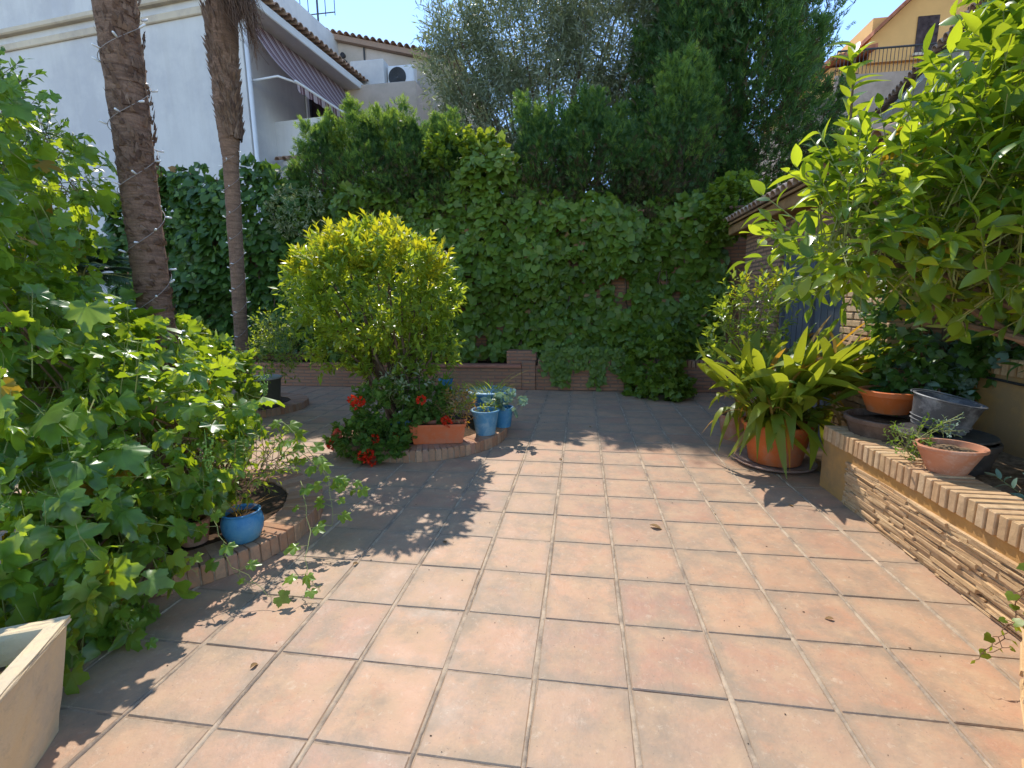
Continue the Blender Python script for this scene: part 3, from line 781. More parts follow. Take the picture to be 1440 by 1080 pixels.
# buildings at right
M['apt'] = simple('apartment_render', (.40, .31, .25), .9, .2, .1, 1, .2, 50, (.3, .23, .18), .6)
e = empty('apartment_house', (12.5, 24, 0), 'ochre apartment house with tiled gables and balcony at upper right', 'building')
mb = MB(); mb.bx(9.0, 20, 22.5, 32, 0, 9.6); mb.bx(8.2, 11.6, 21.9, 22.49, 0, 8.4); mb.build('base', M['apt'], e)
mb = MB(); mb.bx(10.5, 12.0, 24.2, 32, 9.6, 11.4); mb.bx(12.01, 20, 24.2, 32, 9.6, 13.2); mb.build('upper_wall', M['ochre_wall'], e)
def roofslab(mb, x0, z0, x1, z1, y0, y1, t=.18): quadprism(mb, [(x0, z0), (x1, z1), (x1, z1+t), (x0, z0+t)], y0, y1)
mb = MB(); roofslab(mb, 10.2, 11.4, 12.0, 11.8, 23.6, 32); roofslab(mb, 11.8, 12.3, 13.6, 14.0, 23.6, 32); roofslab(mb, 13.6, 14.0, 14.7, 14.3, 23.55, 32); roofslab(mb, 14.7, 14.3, 17, 16.5, 23.5, 32)
mb.build('roof', simple('red_roof', (.36, .14, .08), .9, .1, .3, 6, .3), e)
mb = MB(); quadprism(mb, [(11.9, 11.4), (17, 11.4), (17, 16.4), (14.7, 14.25), (13.6, 13.95), (11.9, 12.35)], 24.0, 24.19); mb.build('gable', M['ochre_wall'], e)
mb = MB(); mb.bx(10.0, 16, 22.5, 22.62, 9.6, 10.4); mb.build('balcony_wall', M['apt'], e)
mb = MB(); mb.tube([(10.0, 22.55, 11.3), (16, 22.55, 11.3)], .04, 5)
for k in range(44): mb.tube([(10+k*.14, 22.55, 10.4), (10+k*.14, 22.55, 11.3)], .014, 4)
mb.build('railing', M['metal_dark'], e)
for x, z, wd_, hg in ((9.4, 6.6, .9, 1.5), (10.6, 6.6, .7, 1.5), (12.4, 5.4, 1.2, 1.2), (14.2, 7.4, .9, 1.2), (15.4, 11.9, .8, 1.3), (12.2, 7.4, .9, 1.2), (13.6, 11.6, .8, 1.4), (11.0, 9.9, .6, 1.2)):
    yy = 21.88 if (x < 11 and z < 7) else 22.48 if z < 9 else 24.18 if x < 12 else 23.98
    wdw = MB().bx(x, x+wd_, yy-.02, yy+.01, z, z+hg).build('window', M['curtain'], e)
    MB().bx(x-.08, x+wd_+.08, yy-.12, yy-.021, z-.1, z-.001).build('sill', M['cream_trim'], wdw)
e = empty('neighbour_house', (7.5, 9, 0), 'white neighbouring house with tiled eave rising over the citrus tree', 'house')
def npt(t, off, z):
    p0 = Vector((5.6, 10.6, 0)); d = Vector((-.225, -.974, 0)); nrm = Vector((.974, -.225, 0)); p = p0+d*t+nrm*off; p.z = z; return p
mb = MB(); v = [npt(0, .45, 0), npt(6.2, .45, 0), npt(6.2, 5, 0), npt(0, 5, 0)]; mb.add([(a.x, a.y, z) for z in (0, 4.85) for a in v], [(3, 2, 1, 0), (4, 5, 6, 7)]+[(i, (i+1) % 4, (i+1) % 4+4, i+4) for i in range(4)])
mb.build('wall', M['white_wall'], e)
mb = MB(); mb.add([npt(-.2, 0, 4.86), npt(6.4, 0, 4.86), npt(6.4, 4.5, 6.3), npt(-.2, 4.5, 6.3), npt(-.2, 0, 4.96), npt(6.4, 0, 4.96), npt(6.4, 4.5, 6.4), npt(-.2, 4.5, 6.4)],
    [(3, 2, 1, 0), (4, 5, 6, 7), (0, 1, 5, 4), (1, 2, 6, 5), (2, 3, 7, 6), (3, 0, 4, 7)]); mb.build('roof', M['white_trim'], e)
mb = MB()
for k in range(38): t = -.1+k*.17; barrel(mb, npt(t, -.12, 4.99), npt(t, 1.4, 5.46), .075, .07, (0, 0, 1))
mb.build('eave_tiles', M['roof_tile'], e)
mb = MB()
mb.box(npt(3.4, .44, 3.4), (.9, .03, 1.2), 0, Matrix.Rotation(math.atan2(-.974, -.225), 3, 'Z')); mb.build('window', M['dark_glass'], e)
mb = MB()
for k in range(3): mb.tube([(3+k*.35, 30, 17.5), (6.0+k*.5, 12, 11.2+k*.25)], .012, 4)
tag(mb.build('power_cable', M['cable']), 'three thin overhead cables crossing the sky right of the trees', 'cables')

# ------------------------------------------------------------------ ivy on the garden wall
def interp(x, xs, ys): return np.interp(x, xs, ys)
def vn(P, s, seed=0):
    """cheap smooth pseudo-noise of points, about -1..1"""
    r = np.random.default_rng(seed); out = np.zeros(len(P))
    for k in range(5):
        w = r.normal(size=3)*s*(1+k*.5); out += np.sin(P @ w + r.uniform(0, 6))/(1+k*.5)
    return out/2.2
def ivy_sheet(name, x0, x1, topx, topz, n, size, mat, label, front=8.45, bulge=.22, botx=None, botz=None, T=T_IVY+T_HEART, extra=None, seed=1, holes=None, cat='ivy', group=None):
    e = empty('ivy', ((x0+x1)/2, front, 0), label, cat, group)
    X = RNG.uniform(x0, x1, n*2); zt = interp(X, topx, topz); zb = interp(X, botx or [x0, x1], botz or [.45, .45])
    Q = np.stack([X, X*0, X*0], 1); zt = zt + .16*vn(Q, 2.5, seed)+.07*vn(Q, 9, seed+5); zb = zb+.1*vn(Q, 4, seed+2)
    U = RNG.uniform(0, 1, n*2); Z = zb+(zt-zb)*U
    G = np.stack([X, Z*0, Z], 1)
    bl = bulge*vn(G, 1.6, seed+3)+.14*vn(G, 5.5, seed+4)
    keep = (vn(G, 3.2, seed+9) > -1.05)
    if holes:
        for hx, hz, hr in holes: keep &= ((X-hx)**2+((Z-hz)*1.0)**2 > (hr*RNG.uniform(.6, 1.1, n*2))**2)
    Y = front-bl+.24*RNG.uniform(0, 1, n*2)**1.5-.04 + .35*np.clip((U-.9)/.1, 0, 1)**2
    P = np.stack([X, Y, Z], 1)[keep][:n]; U = U[keep][:n]; bl = bl[keep][:n]
    k = len(P)
    D = np.stack([RNG.normal(0, .6, k), -RNG.uniform(.1, .9, k), -RNG.uniform(.2, 1.0, k)], 1)
    Nn = np.stack([RNG.normal(0, .6, k), -np.ones(k), RNG.normal(.7, .55, k)], 1)
    t = U > .965
    D[t, 2] = RNG.uniform(-.3, .8, t.sum())
    V, F = place(T, P, D, Nn, size*RNG.uniform(.6, 1.3, k))
    npmesh('foliage', V, F, mat, e)
    y = (RNG.uniform(0, 1, k) < .10+.25*np.clip(vn(P, 2.2, seed+12), 0, 1)); q = P[y]+np.stack([RNG.normal(0, .04, y.sum()), -RNG.uniform(.01, .09, y.sum()), RNG.normal(0, .04, y.sum())], 1)
    V, F = place(T, q, D[y], Nn[y], size*RNG.uniform(.35, .75, y.sum())); npmesh('young_foliage', V, F, L['young_ivy'], e)
    y = (RNG.uniform(0, 1, k) < .012+.10*(vn(P, 1.8, seed+14) > .9)); q = P[y]-np.array([0, .03, 0])
    V, F = place(T, q, D[y], Nn[y], size*RNG.uniform(.35, .8, y.sum())); npmesh('dry_foliage', V, F, L['dead'], e)
    if extra is not None: extra(e)
    mb = MB()
    for _ in range(int((x1-x0)*5)):
        x = random.uniform(x0, x1); z1 = float(interp(x, topx, topz))-.2; mb.tube(bez((x, front+.2, .4), (x+random.uniform(-.6, .6), front+.22, z1), 0, 7, .05), .012, 4)
    mb.build('stems', M['bark'], e, uv=False)
    return e
def spill(e):          # strands hanging over the planter, and the clump that reaches the paving
    P = []; mb = MB()
    for x, zb, w in ((-.42, .12, .08), (-.3, .1, .1), (.22, .1, .04), (.30, .14, .05), (.36, .05, .04), (-.5, .3, .2), (.0, .38, .2), (.6, .36, .15), (.95, .3, .1)):
        c = int((.75-zb)*150*max(w, .06)/.08)
        zz = RNG.uniform(zb, .75, c); P.append(np.stack([x+(.15*(.5-zz)*np.sign(w-.045) if w < .06 else 0)+RNG.normal(0, w*.5, c), 7.98+RNG.uniform(-.05, .03, c), zz], 1))
        mb.tube(bez((x, 8.0, .7), (x, 7.99, zb), 0, 4, .02), .004, 4)
    P = np.concatenate(P); k = len(P)
    D = np.stack([RNG.normal(0, .6, k), -RNG.uniform(.1, .6, k), -RNG.uniform(.2, 1, k)], 1); Nn = np.stack([RNG.normal(0, .4, k), -np.ones(k), RNG.normal(.4, .3, k)], 1)
    V, F = place(T_IVY, P, D, Nn, .085*RNG.uniform(.5, 1.2, k)); npmesh('hanging_strands', V, F, L['ivy'], e); None
TX = [-5.4, -4.6, -4.0, -3.0, -2.4, -2.0, -1.4, -.9, -.3, .4, .8, 1.5, 2.1, 2.6]
TZ = [3.55, 3.4, 3.55, 3.45, 3.6, 4.2, 4.35, 3.6, 3.35, 3.3, 3.1, 3.15, 2.95, 2.8]
ivy_sheet('ivy', -5.2, 2.36, TX, TZ, 11500, .15, L['ivy'], 'dense green ivy covering the whole back wall behind the patio',
          extra=spill, botx=[-5.2, -1.1, -.95, 2.36], botz=[.46, .56, .44, .40], holes=[(.28, 1.72, .16), (.62, 1.82, .26), (.70, 1.5, .16), (-.15, 2.2, .12), (-2.2, 1.5, .2), (1.6, 1.6, .14)])
ivy_sheet('ivy', -9.3, -4.9, [-9.3, -8.6, -7.9, -7.3, -6.9, -6.3, -5.9, -5.2, -4.9], [3.5, 3.9, 4.15, 4.1, 3.7, 4.1, 4.0, 3.75, 3.3], 5200, .18, L['ivy_dark'],
          'dark large-leaved ivy on the wall between the two palms, left end', front=8.35, botx=[-9.3, -4.9], botz=[.5, .7], seed=21, T=T_HEART)
e = empty('ivy_clump', (1.2, 7.6, 0), 'ivy clump spilling from the planter down onto the paving', 'ivy')
foliage('foliage', [((1.15, 7.75, .40), (.36, .42, .48)), ((1.3, 7.55, .18), (.36, .36, .22)), ((1.2, 8.0, .75), (.45, .3, .3)), ((1.0, 7.8, .2), (.28, .3, .22))], 420, .095, T_IVY, L['ivy'], e, .12, 5, upw=-.3)
MB().tube(bez((1.2, 8.3, .5), (1.2, 7.6, .15), .2, 5, .02), .012, 5).build('stems', M['bark'], e, uv=False)
for i, (c, r, n, sz, lab, mat, T_) in enumerate((
    ((-5.15, 8.3, 3.15), (.5, .35, .38), 230, .07, 'pale variegated shrub growing out of the top of the wall ivy', 'variegated', T_CITRUS),
    ((2.35, 8.0, 2.9), (.45, .4, .42), 260, .08, 'leafy ivy knot climbing over the shed roof corner', 'ivy', T_IVY))):
    e = empty('shrub', (c[0], c[1], c[2]-r[2]), lab, 'shrub')
    foliage('foliage', [(c, r)], n, sz, T_, L[mat], e, .12, 6)
    MB().tube(bez((c[0], c[1]+.1, 2.4), c, 0, 4, .03), .015, 5).build('stem', M['bark'], e, uv=False)

# ------------------------------------------------------------------ conifers and big trees beyond the wall
def conifer(c, z0, h, r, n, size, label, light=.25, brown=.0, shape=1.0, group='cypress shrubs above the wall', name='cypress_shrub', cat='shrub', lean=0, hl=.35):
    e = empty(name, (c[0], c[1], 0), label, cat, group)
    u = RNG.uniform(0, 1, n)**.8; z = z0+h*u; rr = r*(1-u**1.6)**(.75*shape)*RNG.uniform(.55, 1.05, n)*(.62+.38*np.clip(u/.25, 0, 1))
    a = RNG.uniform(0, 2*PI, n)
    # plumes: cluster the sprays round a set of upward side shoots
    K = max(14, int(n/260)); ka = RNG.uniform(0, 2*PI, K); ku = RNG.uniform(0, .95, K)
    P = np.stack([c[0]+rr*np.cos(a)+lean*u, c[1]+rr*np.sin(a), z], 1)
    kr = r*(1-ku**1.6)**(.75*shape); KP = np.stack([c[0]+kr*np.cos(ka)*.9+lean*ku, c[1]+kr*np.sin(ka)*.9, z0+h*ku], 1)
    pick = RNG.integers(0, K, n); sel = RNG.uniform(0, 1, n) < .6
    t = RNG.uniform(0, 1, n)**.7; w = (1-t)*.17*r+.03
    PL = KP[pick]+np.stack([np.cos(ka[pick])*t*.25*r, np.sin(ka[pick])*t*.25*r, t*hl*r*1.6], 1)+RNG.normal(size=(n, 3))*w[:, None]
    P[sel] = PL[sel]
    out = norm(P-np.array([c[0], c[1], z0+h*.3]))*np.array([1, 1, .3])
    D = norm(out*.75+np.array([0, 0, .7])+RNG.normal(size=(n, 3))*.5); NN = rdir(n)+np.array([0, -.4, .3])
    S = size*RNG.uniform(.6, 1.3, n)
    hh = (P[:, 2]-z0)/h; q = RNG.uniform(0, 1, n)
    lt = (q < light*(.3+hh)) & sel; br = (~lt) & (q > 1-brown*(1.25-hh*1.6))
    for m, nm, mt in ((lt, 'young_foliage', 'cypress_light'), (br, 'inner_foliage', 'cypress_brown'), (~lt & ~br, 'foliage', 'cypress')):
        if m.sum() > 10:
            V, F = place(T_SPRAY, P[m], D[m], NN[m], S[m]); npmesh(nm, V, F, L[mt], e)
    mb = MB(); mb.tube([(c[0], c[1], 0), (c[0]+lean*.5, c[1], z0+h*.5), (c[0]+lean*.9, c[1], z0+h*.9)], [.07*r+.04, .05*r+.02, .01], 7)
    for k in range(K): mb.tube([(c[0], c[1], max(0, KP[k][2]-.3*r)), tuple(KP[k])], [.02, .006], 4)
    mb.build('trunk', M['bark'], e, uv=False)
    return e
for a in (((-4.95, 8.95), 2.7, 2.1, .55, 6500, .15, 'small cypress shrub with feathery tip left of the balcony', .5, .3),
          ((-4.1, 9.15), 2.7, 2.2, .75, 10000, .14, 'bright green feathery cypress shrub in front of the balcony', .6, .5),
          ((-3.25, 9.2), 2.6, 2.25, .8, 11000, .14, 'pointed feathery cypress shrub below the awning end', .5, .6),
          ((-2.45, 9.3), 2.7, 2.0, .7, 8000, .14, 'cypress shrub with browning base beside the climbing ivy', .35, .6),
          ((-.85, 9.35), 2.7, 2.15, .85, 10000, .14, 'low cypress shrub below the middle of the olive tree', .25, .8),
          ((.25, 9.35), 2.6, 2.3, .8, 10000, .14, 'bluish green cypress shrub right of the wall middle', .3, .6),
          ((1.15, 9.5), 2.5, 2.1, .8, 9000, .14, 'dark cypress shrub with brown inner twigs near the big cypress', .15, 1.0)):
    conifer(*a)
conifer((1.75, 9.6), 2.4, 3.2, .72, 12000, .14, 'pale tipped young cypress in front of the big cypress tree', .6, .5)
e = conifer((3.55, 12.6), 1.6, 10.5, 1.9, 62000, .22, 'tall broad cypress tree with feathery green crown right of the olive', .22, .22, .8, None, 'cypress_tree', 'tree', 0, .4)
conifer((2.3, 12.3), 1.6, 8.3, 1.35, 26000, .22, 'narrow dark cypress tree between the olive and the big cypress', .25, .3, .9, None, 'cypress_tree', 'tree')
def olive(c, lobes, n, label, name='olive_tree'):
    e = empty(name, c, label, 'tree')
    foliage('crown', lobes, n, .16, T_NARROW, L['olive'], e, .5, 9, up=.2, outw=.5, upw=.5, rnd=.6, inner=.45, ang=.75, var=.35, keep=.7)
    tips = []
    for l in lobes:
        for _ in range(5):
            d = Vector(rdir(1)[0]); tips.append(Vector(l[0])+Vector((d.x*l[1][0], d.y*l[1][1], abs(d.z)*l[1][2]))*.8)
    mb = MB(); hub = Vector(c)+Vector((.1, 0, 3.0)); mb.tube(bez(c, hub, 0, 5, .08), [.26, .23, .2, .19, .17, .15], 9)
    for tp in tips: mb.tube(bez(hub+Vector((random.uniform(-.1, .1), 0, 0)), tp, -.2, 6, .12), [.10, .08, .06, .045, .03, .02, .008], 5)
    mb.build('trunk', M['bark'], e, uv=False)
OL = [((-2.3, 13.4, 6.3), (1.5, 1.3, 1.1)), ((-3.2, 13.3, 7.5), (1.0, 1.0, .8)), ((-.6, 13.5, 6.7), (1.6, 1.3, 1.3)), ((-1.6, 13.6, 8.2), (1.5, 1.3, 1.3)), ((.6, 13.5, 7.9), (1.5, 1.3, 1.3)),
      ((1.6, 13.4, 6.8), (1.2, 1.1, 1.2)), ((-.3, 13.5, 9.4), (1.9, 1.3, 1.0)), ((-2.4, 13.4, 5.2), (1.2, 1.1, .7)), ((-3.4, 13.3, 8.5), (.7, .7, .5)), ((1.9, 13.4, 8.9), (1.0, 1, .9))]
olive((-1.0, 13.6, 0), OL, 13000, 'large grey-green olive tree with speckled crown behind the ivy wall')
e = empty('shrub', (-1.9, 9.0, 3.6), 'yellow-green leafy shrub growing above the ivy below the olive', 'shrub')
foliage('foliage', [((-2.3, 8.9, 4.15), (.55, .35, .35)), ((-1.75, 8.85, 4.0), (.5, .35, .4))], 330, .085, T_HEART, L['shrub'], e, .14, 6)
MB().tube(bez((-1.9, 9, 2.8), (-2.0, 8.9, 4.0), 0, 4, .04), .02, 5).build('stem', M['bark'], e, uv=False)
# loose shrubs over the upper wall and behind the citrus
e = empty('climber', (2.5, 4.1, 0), 'dark climber with small pale leaves on the shed corner beside the brick pillar', 'climber')
foliage('foliage', [((2.75, 4.0, 1.45), (.5, .14, .75)), ((3.2, 3.9, 1.4), (.5, .25, .6)), ((2.62, 4.05, .95), (.3, .14, .35))], 700, .065, T_IVY, L['ivy_dark'], e, .12, 5, upw=-.2)
MB().tube(bez((2.7, 4.08, .4), (2.8, 4.08, 2.0), 0, 5, .04), .015, 5).build('stem', M['bark'], e, uv=False)
e = empty('creeper', (2.65, 4.1, .42), 'pale glossy leaved creeper between the orange bowl and the ochre wall', 'creeper')
foliage('foliage', [((2.66, 4.0, 1.0), (.20, .10, .16)), ((2.86, 3.85, 1.0), (.12, .12, .12)), ((2.72, 3.9, .76), (.1, .1, .12))], 60, .07, T_HEART, L['grey_leaf'], e, .10, 4)
MB().tube(bez((2.7, 3.8, .42), (2.65, 3.9, 1.05), 0, 5, .04), .01, 5).build('stem', M['bark'], e, uv=False)
e = empty('hedge_plant', (3.3, 2.4, .9), 'dark leafy hedge growing over the coping of the ochre wall', 'hedge')
foliage('foliage', [((3.35, 3.4, 1.35), (.4, .7, .35)), ((3.4, 2.4, 1.4), (.4, .8, .4)), ((3.0, 3.2, 1.15), (.12, .5, .16)), ((3.4, 1.2, 1.4), (.4, .7, .4))], 800, .075, T_CITRUS, L['ivy_dark'], e, .14, 5)
MB().tube(bez((3.35, 2.4, .5), (3.35, 3.2, 1.4), 0, 5, .04), .02, 5).build('stem', M['bark'], e, uv=False)

# ------------------------------------------------------------------ round yellow-green bush
e = empty('round_bush', (-2.0, 4.95, .1), 'round bush with glowing yellow-green top in the middle planter', 'bush')
BC = Vector((-2.22, 4.92, 1.52)); BL = [((-2.24, 4.92, 1.60), (.84, .78, .60))]
for k in range(24):
    a = k*2.4; zz = -.55+1.2*(k/23); rr = math.sqrt(max(0, 1-(zz/.98)**2))
    s_r = random.uniform(.14, .34); rr *= random.uniform(.88, 1.12); BL.append(((BC.x+.62*rr*math.cos(a)*1.05, BC.y+.58*rr*math.sin(a), BC.z+.08+.56*zz), (s_r, s_r, s_r*.85)))
BL += [((-2.05, 4.85, .78), (.42, .34, .16)), ((-1.62, 4.85, 1.0), (.26, .3, .26)), ((-2.2, 4.95, 2.08), (.34, .34, .22)), ((-2.65, 4.75, .98), (.2, .25, .2))]
foliage('foliage', BL, 1250, .080, T_SMALL, L['bush'], e, .14, 9, up=.6, upw=.6, inner=.62, var=.35, ang=.8)
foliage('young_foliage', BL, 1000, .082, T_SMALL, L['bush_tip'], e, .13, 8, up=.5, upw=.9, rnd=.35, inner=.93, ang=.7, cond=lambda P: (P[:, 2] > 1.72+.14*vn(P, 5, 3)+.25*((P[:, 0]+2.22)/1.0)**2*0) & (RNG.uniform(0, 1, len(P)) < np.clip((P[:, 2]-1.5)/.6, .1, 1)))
foliage('stray_foliage', BL, 22, .075, T_SMALL, L['bush_tip'], e, .34, 14, up=.5, outw=.5, upw=1.0, rnd=.3, inner=.9, ang=.7, twigmat=M['green_stem'], twigr=.002, cond=lambda P: P[:, 2] > 1.5)
tips = [Vector(l[0])+Vector([random.uniform(-.1, .1) for _ in range(3)]) for l in BL[1:]]
mb = branch_tree((-2.0, 4.95, .1), tips, .028, 6, .04, 6)
for k in range(4): mb.tube(bez((-2.0+.06*k-.1, 4.95, .08), (-2.1+.15*k-.2, 4.9, 1.1), 0, 5, .03), [.034, .03, .028, .024, .02, .015], 7)
mb.build('trunk', M['bark'], e, uv=False)

# ------------------------------------------------------------------ palms
def palm_trunk(e, pts, rads, mat, n=26, name='trunk'):
    pts = [Vector(p) for p in pts]; seg = []; rr = []
    for i in range(len(pts)-1):
        m = 26
        for k in range(m): seg.append(pts[i].lerp(pts[i+1], k/m)); rr.append(rads[i]+(rads[i+1]-rads[i])*k/m)
    seg.append(pts[-1]); rr.append(rads[-1])
    rr = [r*(1+random.uniform(-.025, .025)) for r in rr]
    mb = MB(); mb.tube(seg, rr, n)
    mb.v = [(x+random.gauss(0, .0022), y+random.gauss(0, .0022), z) for x, y, z in mb.v]
    return mb.build(name, mat, e, True, uv=False)
def fan_crown(e, c, n, R, seed=0):
    T = []; P = []; D = []; NN = []; S = []; mb = MB()
    for k in range(n):
        a = k*2.4; el_ = random.uniform(-.5, 1.1); d = Vector((math.cos(a)*math.cos(el_), math.sin(a)*math.cos(el_), math.sin(el_)))
        hub = Vector(c)+d*R*.55; mb.tube([c, hub], [.02, .012], 5)
        s = d.cross(Vector((0, 0, 1))).normalized(); nn = s.cross(d)
        for j in range(22):
            th = (j/21-.5)*3.6; dd = (d*math.cos(th)+s*math.sin(th)-Vector((0, 0, .15))).normalized()
            P.append(hub); D.append(dd); NN.append(nn); S.append(R*.5*(.75+.25*math.cos(th)))
    V, F = place([t_blade(.06, 4, .4, .25)], np.array(P), np.array(D), np.array(NN), np.array(S))
    npmesh('fronds', V, F, L['palm_leaf'], e); mb.build('frond_stalks', M['green_stem'], e, uv=False)
e1 = empty('palm_tree', (-3.10, 3.1, .1), 'thick brown palm trunk at left wrapped with string lights', 'palm tree', 'palms in the patio')
palm_trunk(e1, [(-3.10, 3.1, .08), (-3.13, 3.1, 1.5), (-3.12, 3.1, 2.6), (-3.10, 3.1, 5.2)], [.135, .108, .112, .135], M['palm'])
fan_crown(e1, (-3.10, 3.1, 5.9), 26, 1.6)
palm_trunk(e1, [(-3.10, 3.1, 5.21), (-3.10, 3.1, 5.9)], [.17, .16], M['fibre'], name='crown_shaft')
mb = MB()                                            # ragged husk strips on both trunks
def husk(cx, cy_, z0, z1, r0, r1, n, ln, w):
    mb = MB()
    for k in range(n):
        z = random.uniform(z0, z1); a = random.uniform(0, 2*PI); r = r0+(r1-r0)*(z-z0)/(z1-z0)
        o = Vector((math.cos(a), math.sin(a), 0)); t = Vector((-o.y, o.x, 0)); p = Vector((cx, cy_, z))+o*r*.97
        l = ln*random.uniform(.4, 1.3); q = t*(w*random.uniform(.5, 1.2)); tip = p+Vector((0, 0, l))*1+o*random.uniform(.005, .05)*l/.12+t*random.uniform(-.5, .5)*w
        mb.add([p-q, p+q, p+q*.6+Vector((0, 0, l*.6))+o*.012, tip, p-q*.6+Vector((0, 0, l*.6))+o*.012], [(0, 1, 2, 3, 4)])
    return mb
h = husk(-3.10, 3.1, 2.4, 5.2, .118, .134, 800, .06, .016); h2 = husk(-3.12, 3.1, .5, 2.6, .110, .112, 350, .035, .03); h.add(h2.v, h2.f); h.build('bark_strips', M['fibre'], e1, uv=False)
e2 = empty('palm_tree', (-4.93, 6.2, .1), 'slender palm with shaggy fibre on its upper trunk behind the vines', 'palm tree', 'palms in the patio')
palm_trunk(e2, [(-4.93, 6.2, .08), (-4.90, 6.2, 1.0), (-4.77, 6.2, 3.55)], [.085, .088, .095], M['palm'])
palm_trunk(e2, [(-4.77, 6.2, 3.4), (-4.76, 6.2, 3.72), (-4.74, 6.2, 4.2), (-4.64, 6.2, 5.6), (-4.6, 6.2, 9.0)], [.094, .125, .155, .185, .21], M['palm'], name='fibrous_trunk')
h = husk(-4.72, 6.2, 3.7, 5.2, .128, .175, 1500, .15, .03); h2 = husk(-4.62, 6.2, 5.2, 7.2, .175, .21, 1400, .2, .035); h.add(h2.v, h2.f); h.build('husks', M['fibre'], e2, uv=False)
mb = MB()                                            # dry fibres hanging at the frame top
for k in range(320):
    a = random.uniform(-1.0, 1.3); z = random.uniform(5.2, 5.9); p = Vector((-4.62+.24*math.cos(a), 6.2+.24*math.sin(a)*-1, z)); mb.tube([p, p+Vector((random.uniform(.0, .16), random.uniform(-.08, .05), -random.uniform(.1, .3))), p+Vector((random.uniform(.05, .26), random.uniform(-.1, .05), -random.uniform(.3, .62)))], [.006, .004, .002], 3, False)
mb.build('hanging_fibre', M['fibre'], e2, uv=False)
fan_crown(e2, (-4.6, 6.2, 9.1), 26, 1.6)
def string_light(path, label, nb, r, step):
    e = empty('string_lights', path[0], label, 'string lights', 'string lights wound round the palms')
    MB().tube(path, .0022, 5, False).build('cord', M['cord'], e, True, uv=False)
    L_ = len(path); first = None
    for k in range(nb):
        i = int((k+.5)*L_/nb); p = path[i]; c = Vector((r[0], r[1], p.z)); o = (p-c).normalized()
        d = (o*1.0+Vector((random.uniform(-.5, .5), random.uniform(-.5, .5), random.uniform(-.1, .6)))).normalized()
        MB().tube([p, p+d*.012, p+d*.045, p+d*.05], [.004, .0075, .0075, .003], 7).build('bulb', M['bulb'], e, True, uv=False)
def helix(c0, c1, z0, z1, r0, r1, turns, ph, n=200):
    out = []
    for i in range(n+1):
        t = i/n; a = ph+turns*2*PI*t; z = z0+(z1-z0)*t+.05*math.sin(a); r = r0+(r1-r0)*t+.006
        out.append(Vector((c0[0]+(c1[0]-c0[0])*t+r*math.cos(a), c0[1]+r*math.sin(a), z)))
    return out
string_light(helix((-3.13, 3.1), (-3.10, 3.1), 1.25, 4.2, .113, .138, 7, .4, 260), 'white string lights wound up the thick palm trunk', 46, (-3.11, 3.1), 1)
string_light(helix((-4.90, 6.2), (-4.77, 6.2), .9, 3.6, .09, .10, 8, 1, 260), 'white string lights wound up the slender palm trunk', 32, (-4.83, 6.2), 1)
# dark palm behind at left
def pinnate(e, c, n, R, wdt=.9):
    P = []; D = []; NN = []; S = []; mb = MB()
    for k in range(n):
        a = k*2.4; el_ = random.uniform(.25, 1.35); h0 = Vector((math.cos(a), math.sin(a), 0)); pts = []
        for i in range(9):
            t = i/8; pts.append(Vector(c)+h0*R*t*math.cos(el_)*(1+.2*t)+Vector((0, 0, R*(t*math.sin(el_)-.55*t*t))))
        mb.tube(pts, [.012*(1-.8*i/8) for i in range(9)], 4)
        for j in range(34):
            t = .12+.88*j/34; i = min(7, int(t*8)); p = pts[i].lerp(pts[i+1], t*8-i); tg = (pts[i+1]-pts[i]).normalized(); s = tg.cross(Vector((0, 0, 1)))
            if s.length < .01: continue
            s.normalize()
            for q in (-1, 1): P.append(p); D.append(tg*.7+s*q*.75+Vector((0, 0, -.1))); NN.append(s.cross(tg)); S.append(R*.28*math.sin(PI*min(.97, t*.9+.1))+.03)
    V, F = place([t_blade(.09, 2, .3, .15)], np.array(P), np.array(D), np.array(NN), np.array(S)); npmesh('fronds', V, F, L['palm_leaf'], e); mb.build('frond_stalks', M['green_stem'], e, uv=False)
e = empty('feather_palm', (-6.95, 5.8, 0), 'dark feathery palm half hidden behind the thick trunk at left', 'palm')
pinnate(e, (-6.95, 5.8, 1.9), 30, .95); MB().tube([(-6.95, 5.8, 0), (-6.95, 5.8, 1.9)], [.16, .13], 12).build('trunk', M['bark'], e, uv=False)
e = empty('tree', (-7.2, 5.0, 0), 'thin airy tree with small dark leaves against the white house', 'tree')
foliage('crown', [((-6.7, 5.0, 3.55), (.55, .5, .42)), ((-7.3, 5.1, 3.9), (.7, .5, .5)), ((-6.2, 5.0, 3.1), (.35, .4, .35))], 230, .10, T_SMALL, L['ivy_dark'], e, .3, 8, twigmat=M['bark'], twigr=.004)
branch_tree((-7.2, 5.0, 0), [(-6.3, 5, 3.2), (-6.7, 5, 3.8), (-7.3, 5, 4.2)], .05, 6, .06).build('trunk', M['bark'], e, uv=False)

